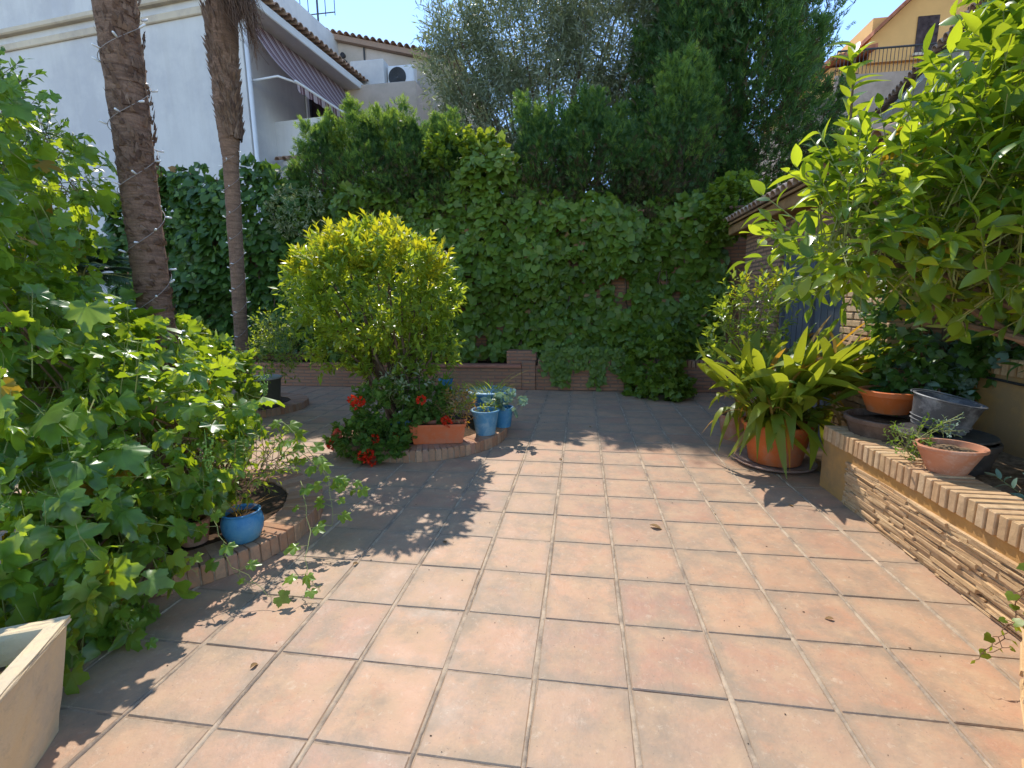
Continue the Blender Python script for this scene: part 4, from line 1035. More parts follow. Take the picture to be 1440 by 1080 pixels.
# ------------------------------------------------------------------ grapevines
def vine(name, base, lobes, n, size, label, bunches=(), young=.14, L_=.34, m=4, cat='vine', T=T_GRAPE, canes=40, inner=.5, trunk=True, mat='grape', ymat='grape_young', cond=None):
    e = empty(name, base, label, cat)
    B, Q = shell(lobes, n, inner, .7)
    if cond is not None: k = cond(B); B, Q = B[k], Q[k]
    n = len(B); Dir = norm(Q*.6+np.array([.1, -.2, -.15])+rdir(n)*.6); Ln = RNG.uniform(.5, 1.2, n)*L_
    P, D, NN = twig_leaves(B, Dir, Ln, m, 1.1, .5, .5)
    out = np.tile(Q, (m, 1)); k = len(P)
    D = norm(D*.5+np.array([0, 0, -.55])+out*.25+RNG.normal(size=(k, 3))*.35)
    NN = norm(out*.7+np.array([0, -.1, .5])+RNG.normal(size=(k, 3))*.62)
    P = P+out*RNG.uniform(0, .06, (k, 1))
    P[:, 2] = np.maximum(P[:, 2], .06+RNG.uniform(0, .05, k))
    S = size*(.38+.95*RNG.uniform(0, 1, k)**1.3)
    yg = (RNG.uniform(0, 1, k) < young)
    V, F = place(T, P[~yg], D[~yg], NN[~yg], S[~yg]); npmesh('foliage', V, F, L[mat], e)
    V, F = place(T, P[yg], D[yg], NN[yg], S[yg]*.8); npmesh('young_foliage', V, F, L[ymat], e)
    od = RNG.uniform(0, 1, k) < .018
    V, F = place(T, P[od]+.01, D[od], NN[od], S[od]*.8); npmesh('old_foliage', V, F, L['citrus_old'], e)
    mb = MB()
    for p, d in zip(P[::3], D[::3]): p = Vector(p); d = Vector(d); mb.tube([p-d*.07+Vector((0, 0, .05)), p-d*.02+Vector((0, 0, .012)), p+d*.015], [.0010, .0009, .0007], 3, False)
    for b, d, l in zip(B[::2], Dir[::2], Ln[::2]):
        b = Vector(b); d = Vector(d); mb.tube([b-d*l*.6, b+d*l*.3+Vector((0, 0, .01)), b+d*l], [.0035, .003, .0015], 4, False)
    mb.build('twig_frame', M['green_stem'], e, uv=False)
    if trunk:
        mb = MB()
        for k_ in range(canes):
            l = random.choice(lobes); d = Vector(rdir(1)[0]); tp = Vector(l[0])+Vector((d.x*l[1][0], d.y*l[1][1], d.z*l[1][2]))*.8
            mb.tube(bez(Vector(base)+Vector([random.uniform(-.15, .15), random.uniform(-.15, .15), 0]), tp, .15, 7, .06), [.014, .012, .010, .009, .007, .006, .005, .003], 5, False)
        mb.build('canes', M['cane'], e, uv=False)
    for i, (bp, s) in enumerate(bunches):
        mb = MB()
        for q in range(70):
            t = random.random()**.8; a = random.uniform(0, 2*PI); r = .042*s*(1-t*.75)*random.uniform(.5, 1); c = Vector(bp)+Vector((r*math.cos(a), r*math.sin(a), -.16*s*t))
            mb.lathe([(.002, -.0065*s), (.0058*s, -.003*s), (.0065*s, .001*s), (.004*s, .0055*s), (.001, .0065*s)], c, 7)
        mb.tube([Vector(bp)+Vector((0, 0, .06)), Vector(bp)+Vector((0, 0, -.13*s))], .0025, 4)
        mb.build('grape_bunch', GRAPE, e, True, uv=False)
    return e
GRAPE = simple('green_grape', (.20, .34, .05), .35, .5, .2, 30, 0)
VL = [((-2.8, 2.5, .62), (.55, .52, .50)), ((-3.15, 2.8, .95), (.5, .4, .42)), ((-2.42, 1.72, .50), (.40, .40, .42)), ((-2.68, 1.78, .92), (.40, .45, .45)), ((-2.95, 2.1, 1.28), (.42, .42, .34)),
      ((-2.42, 2.4, .70), (.30, .34, .36)), ((-3.9, 3.5, 1.05), (.6, .5, .36)), ((-3.5, 3.45, .85), (.34, .3, .32)), ((-3.7, 2.6, 1.35), (.6, .6, .42)), ((-2.5, 1.4, .35), (.32, .32, .35)), ((-2.42, 2.15, 1.0), (.22, .25, .25)), ((-2.3, 1.62, .26), (.24, .12, .24)), ((-2.5, 2.0, .45), (.3, .3, .3)), ((-2.28, 2.2, .82), (.22, .25, .2))]
def vcond(P):       # keep clear: brown dry gap with bare canes, and the soil edge of the ring
    d = ((P[:, 0]+2.62)/.26)**2+((P[:, 1]-1.75)/.5)**2+((P[:, 2]-1.13)/.14)**2
    r = np.hypot(P[:, 0]+2.65, P[:, 1]-2.65)
    return (d > 1) & ~((P[:, 2] < .30) & (P[:, 0] > -2.5) & (P[:, 1] > 1.75)) & (P[:, 0] < -1.95)
vine('grapevine', (-2.75, 2.6, .1), VL, 1080, .13, 'large grapevine mass with lobed leaves filling the left side',
     bunches=(((-2.02, 2.2, .78), 1.15), ((-2.38, 3.2, .98), 1.0), ((-2.10, 2.55, .70), .9)), cond=vcond, canes=60, L_=.24, young=.24)
UL = [((-3.4, 2.1, 2.05), (.48, .45, .5)), ((-3.6, 2.3, 2.6), (.45, .45, .3)), ((-3.25, 2.1, 1.6), (.42, .4, .35)), ((-3.9, 2.6, 2.3), (.6, .6, .6)), ((-3.15, 1.8, 2.0), (.3, .3, .4))]
vine('grapevine', (-3.3, 2.5, .1), UL, 420, .115, 'upper grapevine climbing at the left edge in front of the white house', young=.5, canes=14, L_=.2, cond=lambda P: (np.abs(P[:, 1]-3.1)+np.abs(P[:, 0]+3.1) > .25))
# trailing shoots in front of the ring
def trail(pts, n, size, label, group='vine shoots trailing over the ring planter', mat='grape', T=T_GRAPE, r=.003, stem='green_stem', tendrils=2):
    pts = [Vector(p) for p in pts]; e = empty('vine_shoot', pts[-1], label, 'vine shoot', group)
    full = []
    for a, b in zip(pts[:-1], pts[1:]): full += bez(a, b, .02, 5, .012)[:-1]
    full.append(pts[-1]); mb = MB(); mb.tube(full, [r*(1-.6*i/len(full)) for i in range(len(full))], 5, False)
    P = []; D = []; NN = []; S = []
    for k in range(n):
        i = int((k+.5)/n*len(full)); p = full[min(i, len(full)-1)]; s = (-1)**k
        o = Vector((random.uniform(-.5, .5)+s*.6, random.uniform(-.6, .2), random.uniform(-.1, .35))).normalized(); q = p+o*size*.5
        mb.tube([p, q], [.0018, .0012], 4, False)
        P.append(q); D.append(o+Vector((0, -.1, -.5))); NN.append(Vector((random.gauss(0, .3), -.45, .8))); S.append(size*random.uniform(.55, 1.15)*(1-.35*k/n))
    for k in range(tendrils):
        p = full[int(len(full)*random.uniform(.4, .95))]; t_ = [p+Vector((.03*i/4+.014*math.cos(i*1.1)*min(1, i/5), -.008*i/3, -.008*i/2+.014*math.sin(i*1.1)*min(1, i/5))) for i in range(16)]
        mb.tube(t_, .0011, 4, False)
    mb.build('stem', M[stem], e, uv=False)
    V, F = place(T, np.array(P), np.array([tuple(x) for x in D]), np.array([tuple(x) for x in NN]), np.array(S)); npmesh('leaves', V, F, L[mat], e)
trail([(-2.1, 2.3, .55), (-1.95, 2.1, .38), (-1.78, 2.0, .16), (-1.55, 1.95, .05)], 9, .10, 'vine shoot with bright leaves reaching the sunny tiles near the ring')
trail([(-2.2, 2.0, .42), (-2.08, 1.9, .34), (-1.95, 1.8, .30), (-1.83, 1.88, .26)], 8, .115, 'vine shoot with curling tendrils hanging over the ring bricks', mat='grape_young', tendrils=5)
trail([(-2.05, 2.9, .7), (-1.75, 2.75, .52), (-1.58, 2.65, .36), (-1.5, 2.5, .16)], 18, .11, 'vine shoot arching right beside the blue pot', mat='grape_young')
trail([(-1.9, 2.8, .55), (-1.62, 2.7, .38), (-1.52, 2.72, .34), (-1.42, 2.74, .30)], 12, .095, 'thin vine shoot stretching out toward the bush shadow', mat='grape_young')
trail([(-1.75, 2.6, .40), (-1.55, 2.35, .22), (-1.42, 2.1, .12), (-1.38, 2.02, .05)], 7, .10, 'vine shoot tip lying on the joint of the tiles')
trail([(-2.3, 1.7, .5), (-2.15, 1.6, .3), (-2.0, 1.62, .1), (-1.93, 1.6, .05)], 9, .12, 'vine shoot hanging to the shaded tiles by the stone trough')
# low green plants between vine and path
for c, r, n, sz, mt, lab in (((-2.85, 3.20, .28), (.18, .18, .16), 110, .045, 'shrub', 'small-leaved light green plant at the back of the ring planter'),
                            ((-4.15, 4.7, .55), (.42, .35, .45), 240, .08, 'grape', 'leafy green plant behind the vines near the slender palm'),
                            ((-4.95, 5.2, .75), (.40, .3, .5), 210, .08, 'shrub', 'bushy light green plant left of the slender palm foot')):
    e = empty('bushy_plant', (c[0], c[1], .1), lab, 'plant')
    foliage('foliage', [(c, r), ((c[0]+.1, c[1], c[2]+.2), (r[0]*.6, r[1]*.6, r[2]*.6))], n, sz, T_SMALL if sz < .06 else T_HEART, L[mt], e, .15, 6, twigmat=M['green_stem'])
    branch_tree((c[0], c[1], .1), [(c[0]+random.uniform(-.3, .3), c[1]+random.uniform(-.2, .2), c[2]+.3) for _ in range(7)], .01, 4, .03, 5).build('stems', M['bark'], e, uv=False)

# ------------------------------------------------------------------ pots
def pot_prof(rt, rb, h, wall=.012, rim=.02, rimh=.03, lip=None):
    return [(.005, 0), (rb*.98, 0), (rb, .006), (rt-(rt-rb)*.12, h-rimh), (rt+rim*.5, h-rimh+.003), (rt+rim*.6, h-.004), (rt+rim*.3, h), (rt-wall, h), (rt-wall-.003, h-.01), (rt-wall*1.6-(rt-rb)*.12, h*.78), (.004, h*.78)]
def pot(parent, c, rt, rb, h, mat, rim=.02, rimh=.03, rimmat=None, sx=1, sy=1, Mx=None, soil='soil', tilt=None):
    pr = pot_prof(rt, rb, h, .012, rim, rimh)
    o = MB().lathe(pr, c, 44, sx, sy, Mx, .003).build('pot', M[mat], parent, 'auto', uv=False)
    if rimmat:
        MB().lathe([(rt-.016, h-.014), (rt+rim*.75, h-.016), (rt+rim, h-.006), (rt+rim*.8, h+.003), (rt+rim*.3, h+.007), (rt-.01, h+.005), (rt-.016, h-.005)], c, 44, sx, sy, Mx).build('rim', M[rimmat], o, 'auto', uv=False)
    if soil: 
        mb = MB().lathe([(.004, h*.80), (rt*.5, h*.80+.008), (rt-.02-(rt-rb)*.10, h*.80)], c, 30, sx, sy, Mx); mb.v = [(x, y, z+random.uniform(-.004, .006)) for x, y, z in mb.v]
        mb.build('soil', M[soil], parent, uv=False)
    return o
def blades(e, c, n, h, w, r, mat, lean=.5, name='leaves', T=None, dz=0):
    a = RNG.uniform(0, 2*PI, n); rr = r*np.sqrt(RNG.uniform(0, 1, n)); P = np.stack([c[0]+rr*np.cos(a), c[1]+rr*np.sin(a), np.full(n, c[2])], 1)
    D = np.stack([np.cos(a)*lean, np.sin(a)*lean, np.ones(n)], 1)+RNG.normal(size=(n, 3))*.25
    V, F = place(T or [t_blade(w, 5, .3, .45)], P, D, D*0+np.array([0, 0, 1])+np.stack([-np.cos(a), -np.sin(a), a*0], 1)*.3, h*RNG.uniform(.5, 1.15, n)); return npmesh(name, V, F, L[mat], e)
GP = 'potted plants on the middle round planter'
e = empty('potted_plant', (-1.09, 5.45, .1), 'largest blue bowl pot with pale rim and grassy plant in the middle group', 'potted plant', GP)
pot(e, (-1.09, 5.45, .10), .255, .20, .37, 'blue', .03, .04, 'blue_rim')
blades(e, (-1.09, 5.45, .43), 190, .20, .05, .20, 'grass', .8); blades(e, (-1.02, 5.4, .43), 7, .42, .025, .06, 'grass', .5, 'tall_leaves')
e = empty('potted_plant', (-.87, 5.08, .1), 'blue pot with pale round leaves, rightmost on the middle planter edge', 'potted plant', GP)
pot(e, (-.87, 5.12, .115), .115, .085, .225, 'blue', .008, .02)
foliage('foliage', [((-.80, 5.05, .40), (.13, .1, .07)), ((-.68, 5.0, .40), (.09, .07, .05)), ((-.93, 5.05, .38), (.09, .08, .06))], 26, .07, T_HEART, L['grey_leaf'], e, .08, 4, twigmat=M['green_stem'])
e = empty('potted_plant', (-1.0, 4.83, .1), 'light blue tapered pot with bare soil in front of the blue bowl', 'potted plant', GP)
pot(e, (-1.01, 4.80, .115), .148, .105, .265, 'blue_light', .012, .02)
foliage('foliage', [((-.98, 4.82, .38), (.10, .08, .03))], 22, .035, T_SMALL, L['shrub'], e, .05, 4)
e = empty('potted_plant', (-1.85, 6.3, .0), 'small deep blue pot on a pale dish behind the bush', 'potted plant', None)
pot(e, (-1.88, 6.3, .30), .10, .075, .16, 'blue', .006, .02); MB().lathe([(.01, .27), (.12, .27), (.13, .285), (.125, .298), (.01, .298)], (-1.88, 6.3, 0), 30).build('dish', M['pale_rim'], e, 'auto', uv=False)
MB().lathe([(.12, 0), (.09, .02), (.05, .2), (.10, .268)], (-1.88, 6.3, 0), 20).build('stand', M['metal_dark'], e, 'auto', uv=False)
blades(e, (-1.88, 6.3, .43), 30, .16, .12, .06, 'shrub', .5)
# orange window box with geraniums
e = empty('window_box', (-1.42, 4.42, .1), 'orange plastic window box with dry stems at the planter edge', 'planter box')
def trough_box(c, lx, ly, h, rz, taper, wall, zb):
    R = Matrix.Rotation(rz, 3, 'Z'); v = []; C = Vector(c)
    for (fx, z, ins) in ((taper, 0, 0), (1, h-.02, 0), (1.0, h-.02, -.008), (1.0, h, -.008), (1, h, wall), (taper+.02, zb, wall)):
        for sx, sy in ((-1, -1), (1, -1), (1, 1), (-1, 1)): v.append(C+R @ Vector((sx*(lx/2*fx-ins), sy*(ly/2*(fx if fx == 1 else fx*.96)-ins), z)))
    f = [(3, 2, 1, 0)]
    for k in range(5): f += [(k*4+i, k*4+(i+1) % 4, k*4+4+(i+1) % 4, k*4+4+i) for i in range(4)]
    f.append((20, 21, 22, 23)); return MB().add(v, f)
WB = (-1.42, 4.44, .118); o = trough_box(WB, .55, .19, .20, .22, .88, .008, .15).build('box', M['window_box'], e, uv=False)
bm = bmesh.new(); bm.from_mesh(o.data); bmesh.ops.bevel(bm, geom=bm.edges[:], offset=.004, segments=2, affect='EDGES'); bm.to_mesh(o.data); bm.free()
MB().box((WB[0], WB[1], WB[2]+.16), (.49, .145, .02), 0, Matrix.Rotation(.22, 3, 'Z')).build('soil', M['soil'], e, uv=False)
foliage('dry_foliage', [((-1.27, 4.52, .42), (.16, .1, .15)), ((-1.22, 4.48, .55), (.1, .08, .1))], 90, .035, T_SMALL, L['aspid_dry'], e, .10, 5, twigmat=M['cane'])
foliage('foliage', [((-1.22, 4.50, .55), (.13, .08, .10))], 50, .04, T_SMALL, L['shrub'], e, .10, 5, twigmat=M['green_stem'])
# geraniums
def geranium(c, r, n, label, fl, pink=0):
    e = empty('geranium', (c[0], c[1], .1), label, 'flowering plant', 'red geraniums under the bush')
    foliage('foliage', [(c, r), ((c[0]+r[0]*.4, c[1]-.05, c[2]-r[2]*.4), (r[0]*.6, r[1]*.6, r[2]*.5))], n, .05, T_HEART, L['geranium'], e, .1, 6, upw=.5, inner=.6, twigmat=M['green_stem'])
    for p in fl:
        k = 34; P = np.array(p)+rdir(k)*.027; D = P-np.array(p)+np.array([0, -.01, .01]); V, F = place([t_blade(.8, 2, .1, .2)], P, D, rdir(k), np.full(k, .031)); npmesh('flower', V, F, L['petal_pink' if random.random() < pink else 'petal'], e)
geranium((-1.93, 4.42, .42), (.34, .24, .26), 230, 'red geranium bush left under the yellow-green bush', [(-2.1, 4.16, .58), (-2.16, 4.12, .60), (-2.13, 4.14, .55)])
geranium((-1.58, 4.62, .48), (.24, .12, .2), 150, 'leafy light green geranium standing behind the orange window box', [(-1.53, 4.28, .58), (-1.32, 4.36, .36), (-1.29, 4.34, .345), (-1.78, 4.2, .22)])
geranium((-2.05, 4.20, .16), (.38, .18, .18), 240, 'low geranium with coral flower heads drooping over the planter edge', [(-2.36, 4.12, .22), (-2.42, 4.14, .14), (-2.40, 4.10, .17), (-1.98, 3.98, .07), (-2.02, 3.97, .1), (-1.93, 3.98, .05), (-1.95, 3.97, .12), (-1.92, 4.05, .24), (-2.3, 4.06, .28)], .5)
for c, rt, lab in (((-1.80, 4.40, .115), .10, 'dark blue pot hidden among the geraniums, left'), ((-2.12, 4.45, .115), .12, 'dark blue pot at the far left under the geraniums')):
    e = empty('flower_pot', c, lab, 'pot'); pot(e, c, rt, rt*.75, .2, 'blue')
foliage('leaves', [((-1.72, 4.5, .66), (.18, .14, .16))], 26, .06, T_SMALL, L['variegated'], empty('shrub', (-1.75, 4.4, .1), 'slender cream-edged leafy plant between the geraniums', 'plant'), .2, 6, twigmat=M['bark'])
# olive pot on the small ring
e = empty('potted_plant', (-4.38, 5.95, .1), 'dark olive plastic pot with pale rim beside the slender palm', 'potted plant')
pot(e, (-4.38, 5.85, .10), .245, .20, .42, 'olive_pot', .012, .03, 'pale_rim')
foliage('foliage', [((-4.22, 5.85, .82), (.20, .2, .26)), ((-4.0, 5.85, .85), (.22, .2, .26)), ((-4.1, 5.85, 1.15), (.16, .2, .16))], 150, .055, T_SMALL, L['shrub'], e, .2, 6, twigmat=M['green_stem'])
# blue pot on the vine ring
e = empty('potted_plant', (-2.02, 2.45, .1), 'round blue glazed pot on the brick ring under the vines', 'potted plant')
MB().lathe([(.005, 0), (.065, 0), (.088, .016), (.110, .07), (.115, .115), (.108, .15), (.098, .17), (.105, .184), (.098, .188), (.090, .18), (.093, .15), (.004, .15)], (-1.99, 2.36, .112), 44).build('pot', M['blue'], e, 'auto', uv=False)
MB().lathe([(.004, .152), (.090, .154)], (-1.99, 2.36, .112), 24).build('soil', M['soil'], e, uv=False)
foliage('foliage', [((-2.08, 2.5, .50), (.15, .15, .14)), ((-1.95, 2.55, .55), (.11, .12, .12))], 70, .04, T_SMALL, L['shrub'], e, .16, 6, twigmat=M['cane'])
blades(e, (-1.99, 2.36, .27), 22, .18, .04, .04, 'aspid_dry', .4, 'dry_stems')
e = empty('flower_pot', (-2.25, 2.35, .1), 'small brown clay pot half hidden under the vine leaves', 'pot'); pot(e, (-2.27, 2.3, .11), .09, .07, .15, 'clay')

# stone trough, lower left
A = Vector((.47, -.88, 0)).normalized(); B = Vector((-A.y*-1, 0, 0)); B = Vector((A.y, -A.x, 0)); C0 = Vector((-1.82, 1.27, 0))
e = empty('stone_trough', (-1.85, .9, 0), 'cream stone trough planter with rough rim at the lower left corner', 'planter')
cen = C0+A*.31+B*.21; rz = math.atan2(A.y, A.x)
o = trough_box((cen.x, cen.y, 0), .62, .42, .40, rz, .80, .045, .30).build('trough', M['stone'], e, uv=False)
bm = bmesh.new(); bm.from_mesh(o.data); bmesh.ops.subdivide_edges(bm, edges=bm.edges[:], cuts=5, use_grid_fill=True)
bm.to_mesh(o.data); bm.free(); 
for v in o.data.vertices:
    v.co += Vector([random.gauss(0, .0013) for _ in range(3)])
o.modifiers.new('bevel', 'BEVEL').width = .007; o.modifiers['bevel'].segments = 2; o.modifiers['bevel'].limit_method = 'ANGLE'; o.modifiers['bevel'].angle_limit = .6
MB().box((cen.x, cen.y, .30), (.51, .31, .03), 0, Matrix.Rotation(rz, 3, 'Z')).build('soil', M['soil'], e, uv=False)
e = empty('leafy_plant', (cen.x, cen.y, .31), 'bright green leafy plant growing in the cream stone trough', 'plant')
foliage('foliage', [((cen.x-.06, cen.y+.03, .33), (.12, .16, .06)), ((cen.x+.06, cen.y-.14, .32), (.09, .09, .06))], 60, .055, T_GRAPE, L['grape_young'], e, .08, 5, twigmat=M['green_stem'])

# big aspidistra
e = empty('potted_plant', (1.78, 4.45, .03), 'large terracotta pot overflowing with yellowing strap-leaved plant', 'potted plant')
PC = (1.79, 4.50, .03)
pot(e, PC, .29, .22, .37, 'terracotta', .014, .035)
MB().lathe([(.01, 0), (.27, 0), (.335, .022), (.345, .036), (.335, .040), (.30, .022), (.22, .016), (.01, .016)], (1.79, 4.5, .002), 50).build('saucer', M['saucer'], e, 'auto', uv=False)
def strap(n, c, spread, h0, h1, mats, cen=(0, 0), dirb=None, droop=(.3, .9), lw=(.055, .085), name='leaves', seg=9):
    V = []; F = []
    for _ in range(n):
        a = random.uniform(0, 2*PI) if dirb is None else random.gauss(dirb, .7)
        o = Vector((math.cos(a), math.sin(a), 0)); s = Vector((-o.y, o.x, 0)); r0 = random.uniform(0, .17)
        base = Vector(c)+o*r0*.8+Vector((cen[0], cen[1], 0)); H = random.uniform(h0, h1); out = random.uniform(.2, 1)*spread; dr = random.uniform(*droop); st = random.uniform(.34, .52)
        w = random.uniform(*lw); tw = random.uniform(-1.5, 1.5); kx = random.gauss(0, .12); ky = random.gauss(0, .12); off = len(V)
        for i in range(seg+1):
            t = i/seg; p = base+o*(out*(t**1.5))+Vector((kx*math.sin(2.6*t), ky*math.sin(3*t), H*(1.25*t-dr*.9*t**2.6)))
            if p.z < .05: p.z = .05
            u = (t-st)/(1-st); ww = .006 if u < 0 else w/2*max(.03, math.sin(PI*min(1, u**.75))**.7)
            ss = (s*math.cos(tw*t)+Vector((0, 0, 1))*math.sin(tw*t)*.6).normalized(); fold = Vector((0, 0, 1))*.28*ww
            V += [tuple(p-ss*ww+fold), tuple(p), tuple(p+ss*ww+fold)]
        F += [(off+i*3, off+i*3+1, off+i*3+4, off+i*3+3) for i in range(seg)]+[(off+i*3+1, off+i*3+2, off+i*3+5, off+i*3+4) for i in range(seg)]
    return npmesh(name, np.array(V), np.array(F), mats, e)
ct = (1.79, 4.50, .33)
strap(165, ct, .62, .55, .95, L['aspid'], droop=(.2, 1.0), lw=(.085, .125))
strap(60, ct, .62, .25, .6, L['aspid'], droop=(1.1, 2.1), lw=(.075, .11), name='drooping_leaves')
strap(95, ct, .80, .6, 1.02, L['aspid'], dirb=.1, droop=(.25, .8), lw=(.08, .12), name='leaning_leaves')
strap(34, ct, .50, .3, .75, L['aspid_dry'], droop=(.9, 2.0), lw=(.03, .06), name='dry_leaves')
strap(34, ct, .85, .75, 1.05, L['aspid_dry'], dirb=.15, droop=(.2, .7), lw=(.04, .06), name='orange_leaves')
# thin stems
e_ = e
e = empty('potted_plant', (1.7, 5.3, 0), 'tall thin-stemmed bush with orange shoot tips behind the strap-leaved plant', 'plant')
foliage('foliage', [((1.66, 5.2, 1.38), (.26, .25, .22)), ((1.85, 5.2, 1.50), (.2, .2, .18)), ((1.55, 5.2, 1.1), (.2, .2, .2)), ((1.8, 5.2, 1.1), (.25, .2, .25)), ((1.45, 5.2, .95), (.12, .1, .08))], 150, .075, T_SMALL, L['bush'], e, .2, 7, upw=.8, twigmat=M['green_stem'], twigr=.002)
foliage('young_foliage', [((1.8, 5.18, 1.62), (.16, .15, .07)), ((1.58, 5.18, 1.5), (.14, .12, .08))], 26, .05, T_SMALL, L['bush_tip'], e, .1, 5, upw=.9)
branch_tree((1.7, 5.3, .2), [(1.6, 5.2, 1.4), (1.85, 5.2, 1.6), (1.5, 5.2, 1.0), (1.9, 5.2, 1.2), (1.7, 5.2, 1.5)], .014, 6, .03, 5).build('stems', M['cane'], e, uv=False)
pot(e, (1.7, 5.3, 0), .2, .15, .28, 'clay')

# pots on the raised bed
e = empty('tub', (2.25, 3.8, .4), 'wide brown tub on the bed end carrying the orange bowl', 'tub', None)
pot(e, (2.27, 3.74, .40), .285, .22, .24, 'brown_tub', .014, .035, soil='soil')
e = empty('bowl', (2.32, 3.8, .65), 'glossy orange clay bowl with green plastic pot sunk inside', 'bowl')
pot(e, (2.33, 3.90, .645), .185, .13, .17, 'terracotta', .02, .04, None, soil='soil')
MB().lathe([(.09, .125), (.125, .152), (.128, .156), (.120, .156), (.09, .133)], (2.33, 3.88, .645), 30).build('liner', M['green_plastic'], e, 'auto', uv=False)
e = empty('tub', (2.32, 3.30, .4), 'large black plastic tub with rim standing on the soil under the bucket', 'tub')
pot(e, (2.34, 3.28, .40), .235, .19, .22, 'black_pot', .012, .04, soil='dry_soil')
e = empty('bucket', (2.34, 3.3, .65), 'grey metal bucket tipped over on the black tub', 'bucket')
Rt = Matrix.Rotation(-.35, 3, 'Z') @ Matrix.Rotation(math.radians(11), 3, 'Y')
pot(e, (2.30, 3.34, .665), .18, .14, .20, 'zinc', .012, .012, None, Mx=Rt, soil=None)
MB().tube([Vector((2.30, 3.34, .665))+Rt @ Vector((.193*math.cos(t), .193*math.sin(t)*.98, .195+.012*abs(math.sin(t*1)))) for t in [PI*i/14 for i in range(15)]], .005, 6).build('handle', M['zinc'], e, True, uv=False)
mb = MB(); 
for zz in (.03, .055): mb.lathe([(.14+.04*zz/.2, zz-.004), (.148+.04*zz/.2, zz), (.14+.04*zz/.2, zz+.004)], (2.30, 3.34, .665), 36, 1, 1, Rt)
mb.build('hoops', M['zinc'], e, True, uv=False)
e = empty('plate', (2.3, 3.3, .625), 'flat dark tray between the black tub and the tipped bucket', 'tray')
MB().lathe([(.01, 0), (.24, 0), (.255, .012), (.25, .02), (.23, .014), (.01, .012)], (2.32, 3.30, .628), 40).build('plate', M['black_pot'], e, 'auto', uv=False)
e = empty('potted_plant', (2.2, 2.85, .42), 'oval pink terracotta bowl with dry soil and small trailing plant', 'potted plant')
pot(e, (2.10, 2.93, .512), .145, .085, .155, 'clay', .012, .02, None, 1.12, 1.0, soil='dry_soil')
foliage('foliage', [((2.02, 3.08, .68), (.10, .08, .05)), ((1.99, 3.12, .62), (.07, .07, .07))], 40, .028, T_SMALL, L['geranium'], e, .09, 6, twigmat=M['green_stem'])
foliage('young_foliage', [((2.12, 3.0, .76), (.03, .03, .07))], 12, .022, T_SMALL, L['grey_leaf'], e, .06, 5, twigmat=M['green_stem'])
for c, n, lab, mt, sz in (((2.42, 2.75, .47), 14, 'small pale plant with rounded leaves beside the oval bowl', 'grey_leaf', .06), ((2.65, 2.85, .52), 40, 'dry weed clump on the bed soil by the ochre wall', 'aspid_dry', .035), ((2.5, 2.2, .46), 40, 'green weed patch at the near end of the bed', 'shrub', .04)):
    e = empty('small_plant', (c[0], c[1], .42), lab, 'plant'); foliage('foliage', [(c, (.10, .10, .06))], n, sz, T_SMALL if sz < .05 else T_CITRUS, L[mt], e, .1, 5, twigmat=M['green_stem'])
mb = MB()
for k in range(60):
    p = Vector((random.uniform(2.22, 2.85), random.uniform(2.0, 3.2), .46)); q = p+Vector((random.uniform(-.12, .12), random.uniform(-.12, .12), random.uniform(-.01, .05))); mb.tube([p, q], .0022, 4)
o = mb.build('straw', M['dry_soil'], uv=False); tag(o, 'dry straw and twigs scattered on the bed soil', 'straw', kind='stuff')

# trailing rose-like sprig over the near wall end
trail([(2.0, 2.0, .56), (1.86, 2.0, .50), (1.76, 1.98, .36), (1.72, 1.95, .22), (1.62, 1.9, .12)], 18, .055, 'dark leafy sprig hanging over the brick coping at the right edge', None, 'ivy', T_HEART, .0035, 'cane', 0)
trail([(1.72, 1.95, .22), (1.64, 1.92, .14), (1.56, 1.88, .10)], 10, .035, 'light green sprig tip hanging near the tiles at right', None, 'grape_young', T_SMALL, .0025, 'cane', 0)

# ------------------------------------------------------------------ citrus tree
e = empty('citrus_tree', (2.55, 2.3, .42), 'citrus tree with glossy sunlit leaves filling the upper right corner', 'tree')
CL = [((1.28, 2.15, 1.98), (.20, .24, .11)), ((1.48, 2.05, 2.12), (.22, .24, .14)), ((1.12, 2.15, 1.9), (.14, .2, .10)), ((1.72, 2.05, 2.12), (.26, .3, .2)), ((1.78, 2.1, 2.42), (.27, .3, .2)), ((1.86, 2.1, 2.7), (.3, .32, .2)), ((1.58, 1.75, 2.42), (.16, .2, .14)), ((2.2, 2.0, 2.3), (.35, .4, .35)), ((1.85, 2.3, 1.66), (.30, .3, .13)), ((1.05, 2.15, 1.76), (.17, .22, .14)), ((1.28, 2.1, 1.78), (.26, .28, .18)), ((1.16, 2.15, 1.66), (.2, .25, .10)), ((1.55, 2.0, 1.82), (.32, .34, .24)), ((1.50, 2.05, 1.66), (.32, .34, .15)),
      ((1.85, 1.8, 2.1), (.30, .30, .24)), ((1.9, 2.0, 1.95), (.40, .40, .36)), ((1.85, 2.0, 1.66), (.36, .40, .2)), ((2.4, 2.3, 2.1), (.45, .5, .42)), ((2.35, 2.6, 1.9), (.5, .5, .42)), ((2.1, 2.9, 1.95), (.4, .4, .3)), ((1.72, 1.5, 2.5), (.2, .2, .14)),
      ((2.0, 1.5, 1.75), (.32, .32, .28)), ((2.1, 1.6, 2.45), (.34, .36, .3)), ((1.9, 1.3, 2.1), (.3, .3, .3)), ((2.2, 1.9, 1.66), (.34, .4, .18)), ((2.45, 2.5, 1.7), (.4, .4, .22)), ((2.1, 1.3, 2.3), (.35, .3, .4)), ((1.60, 2.2, 1.70), (.25, .25, .10))]
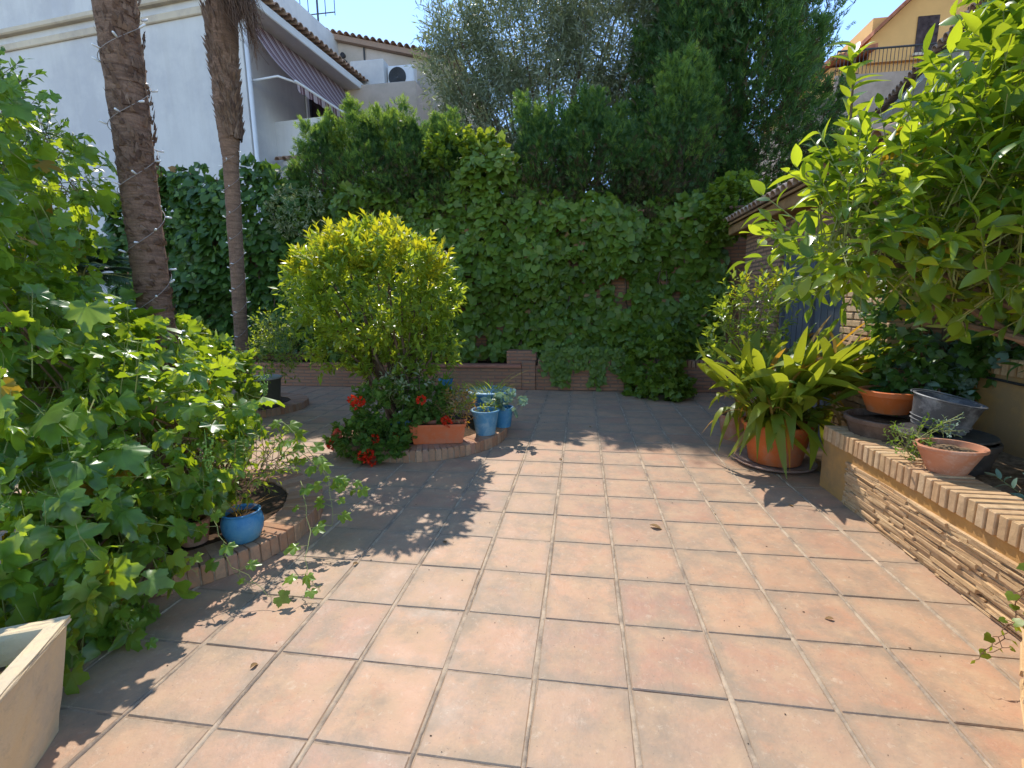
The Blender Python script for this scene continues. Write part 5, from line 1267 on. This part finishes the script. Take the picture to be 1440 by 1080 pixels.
foliage('foliage', CL, 1700, .08, T_CITRUS, L['citrus'], e, .22, 6, up=.7, outw=.7, upw=.45, rnd=.45, inner=.6, ang=.95, var=.3, twigmat=M['green_stem'], twigr=.0028, keep=.75)
foliage('young_foliage', CL, 1400, .08, T_CITRUS, L['citrus_young'], e, .2, 6, up=.6, outw=.7, upw=.7, rnd=.35, inner=.9, ang=.85, twigmat=M['green_stem'], twigr=.0025, cond=lambda P: P[:, 2] > 1.55+.12*vn(P, 4, 8))
foliage('old_foliage', CL, 9, .11, T_CITRUS, L['citrus_old'], e, .15, 3)
# the upright spire of new leaves
sp = MB(); pts = [Vector((1.12, 2.2, 1.95)), Vector((1.04, 2.18, 2.15)), Vector((1.02, 2.16, 2.42))]
sp.tube(pts, [.006, .005, .003], 6, False); sp.tube([(1.5, 1.9, 2.05), (1.35, 2.0, 2.1), (1.12, 2.2, 1.95)], [.008, .007, .005], 6, False)
mb = branch_tree((2.55, 2.3, .9), [Vector(l[0]) for l in CL], .03, 7, .05, 7); mb.add(sp.v, sp.f)
mb.tube(bez((2.55, 2.3, .38), (2.55, 2.3, .92), 0, 4, .01), [.05, .045, .042, .04, .036], 10); mb.build('trunk', M['bark'], e, uv=False)
B = np.array([[1.03, 2.18, z] for z in (2.06, 2.16, 2.24, 2.30, 2.35, 2.39)]); n = len(B)
P, D, NN = twig_leaves(B, np.tile([[-.05, -.05, 1.]], (n, 1)), np.full(n, .06), 4, 1.0, .3, .4)
V, F = place(T_CITRUS, P, D, NN, np.full(len(P), .09)*RNG.uniform(.7, 1.15, len(P))); npmesh('shoot_leaves', V, F, L['citrus_young'], e)

# ------------------------------------------------------------------ litter
def litter(p, s, label, a):
    e_ = place([t_blade(.45, 4, .9, .3)], np.array([p]), np.array([[math.cos(a), math.sin(a), .05]]), np.array([[.2, .1, 1.]]), np.array([s]))
    tag(npmesh('fallen_leaf', e_[0], e_[1], L['dead']), label, 'leaf', 'dry leaves on the patio')
litter((.47, 3.06, .012), .085, 'curled brown leaf lying in the middle of the sunlit tiles', -.4)
litter((-.83, 2.66, .006), .05, 'thin brown leaf on a tile left of the middle', 2.2)
litter((-1.3, 2.35, .006), .04, 'small dry leaf near the end of the vine shoots', 1)
litter((.95, 3.3, .006), .02, 'tiny dark leaf scrap on the right side of the tiles', 1)
for k, (x, y, a, lb) in enumerate(((-.2, 4.35, .5, 'brown leaf at the shadow edge below the blue pots'), (1.55, 3.5, 2, 'brown leaf on the tiles beside the split stone wall'), (-1.35, 1.55, 1.2, 'brown leaf on the tiles right of the stone trough'), (.1, 5.6, .2, 'pale leaf in the shade in front of the ivy planter'), (1.2, 2.2, 3, 'brown leaf on the near right tiles'))): litter((x, y, .006), .04, lb, a)
mb = MB()
for k in range(170):
    x, y = random.uniform(-2, 1.9), random.uniform(.9, 6.5); mb.lathe([(.0005, 0), (.0028*random.uniform(.5, 1.3), .001), (.0005, .003)], (x, y, .0005), 5, random.uniform(.7, 2), 1)
tag(mb.build('debris', M['soil'], uv=False), 'tiny dark specks of debris scattered over the tiles', 'debris', kind='stuff')

# ------------------------------------------------------------------ origins of single-mesh things at their base
for o in list(COL.objects):
    if o.type == 'MESH' and o.parent is None and o.get('kind') is None and not o.children:
        co = np.empty(len(o.data.vertices)*3, np.float32); o.data.vertices.foreach_get('co', co); co = co.reshape(-1, 3)
        c = Vector(((co[:, 0].min()+co[:, 0].max())/2, (co[:, 1].min()+co[:, 1].max())/2, co[:, 2].min()))
        o.data.transform(Matrix.Translation(-c)); o.location = c
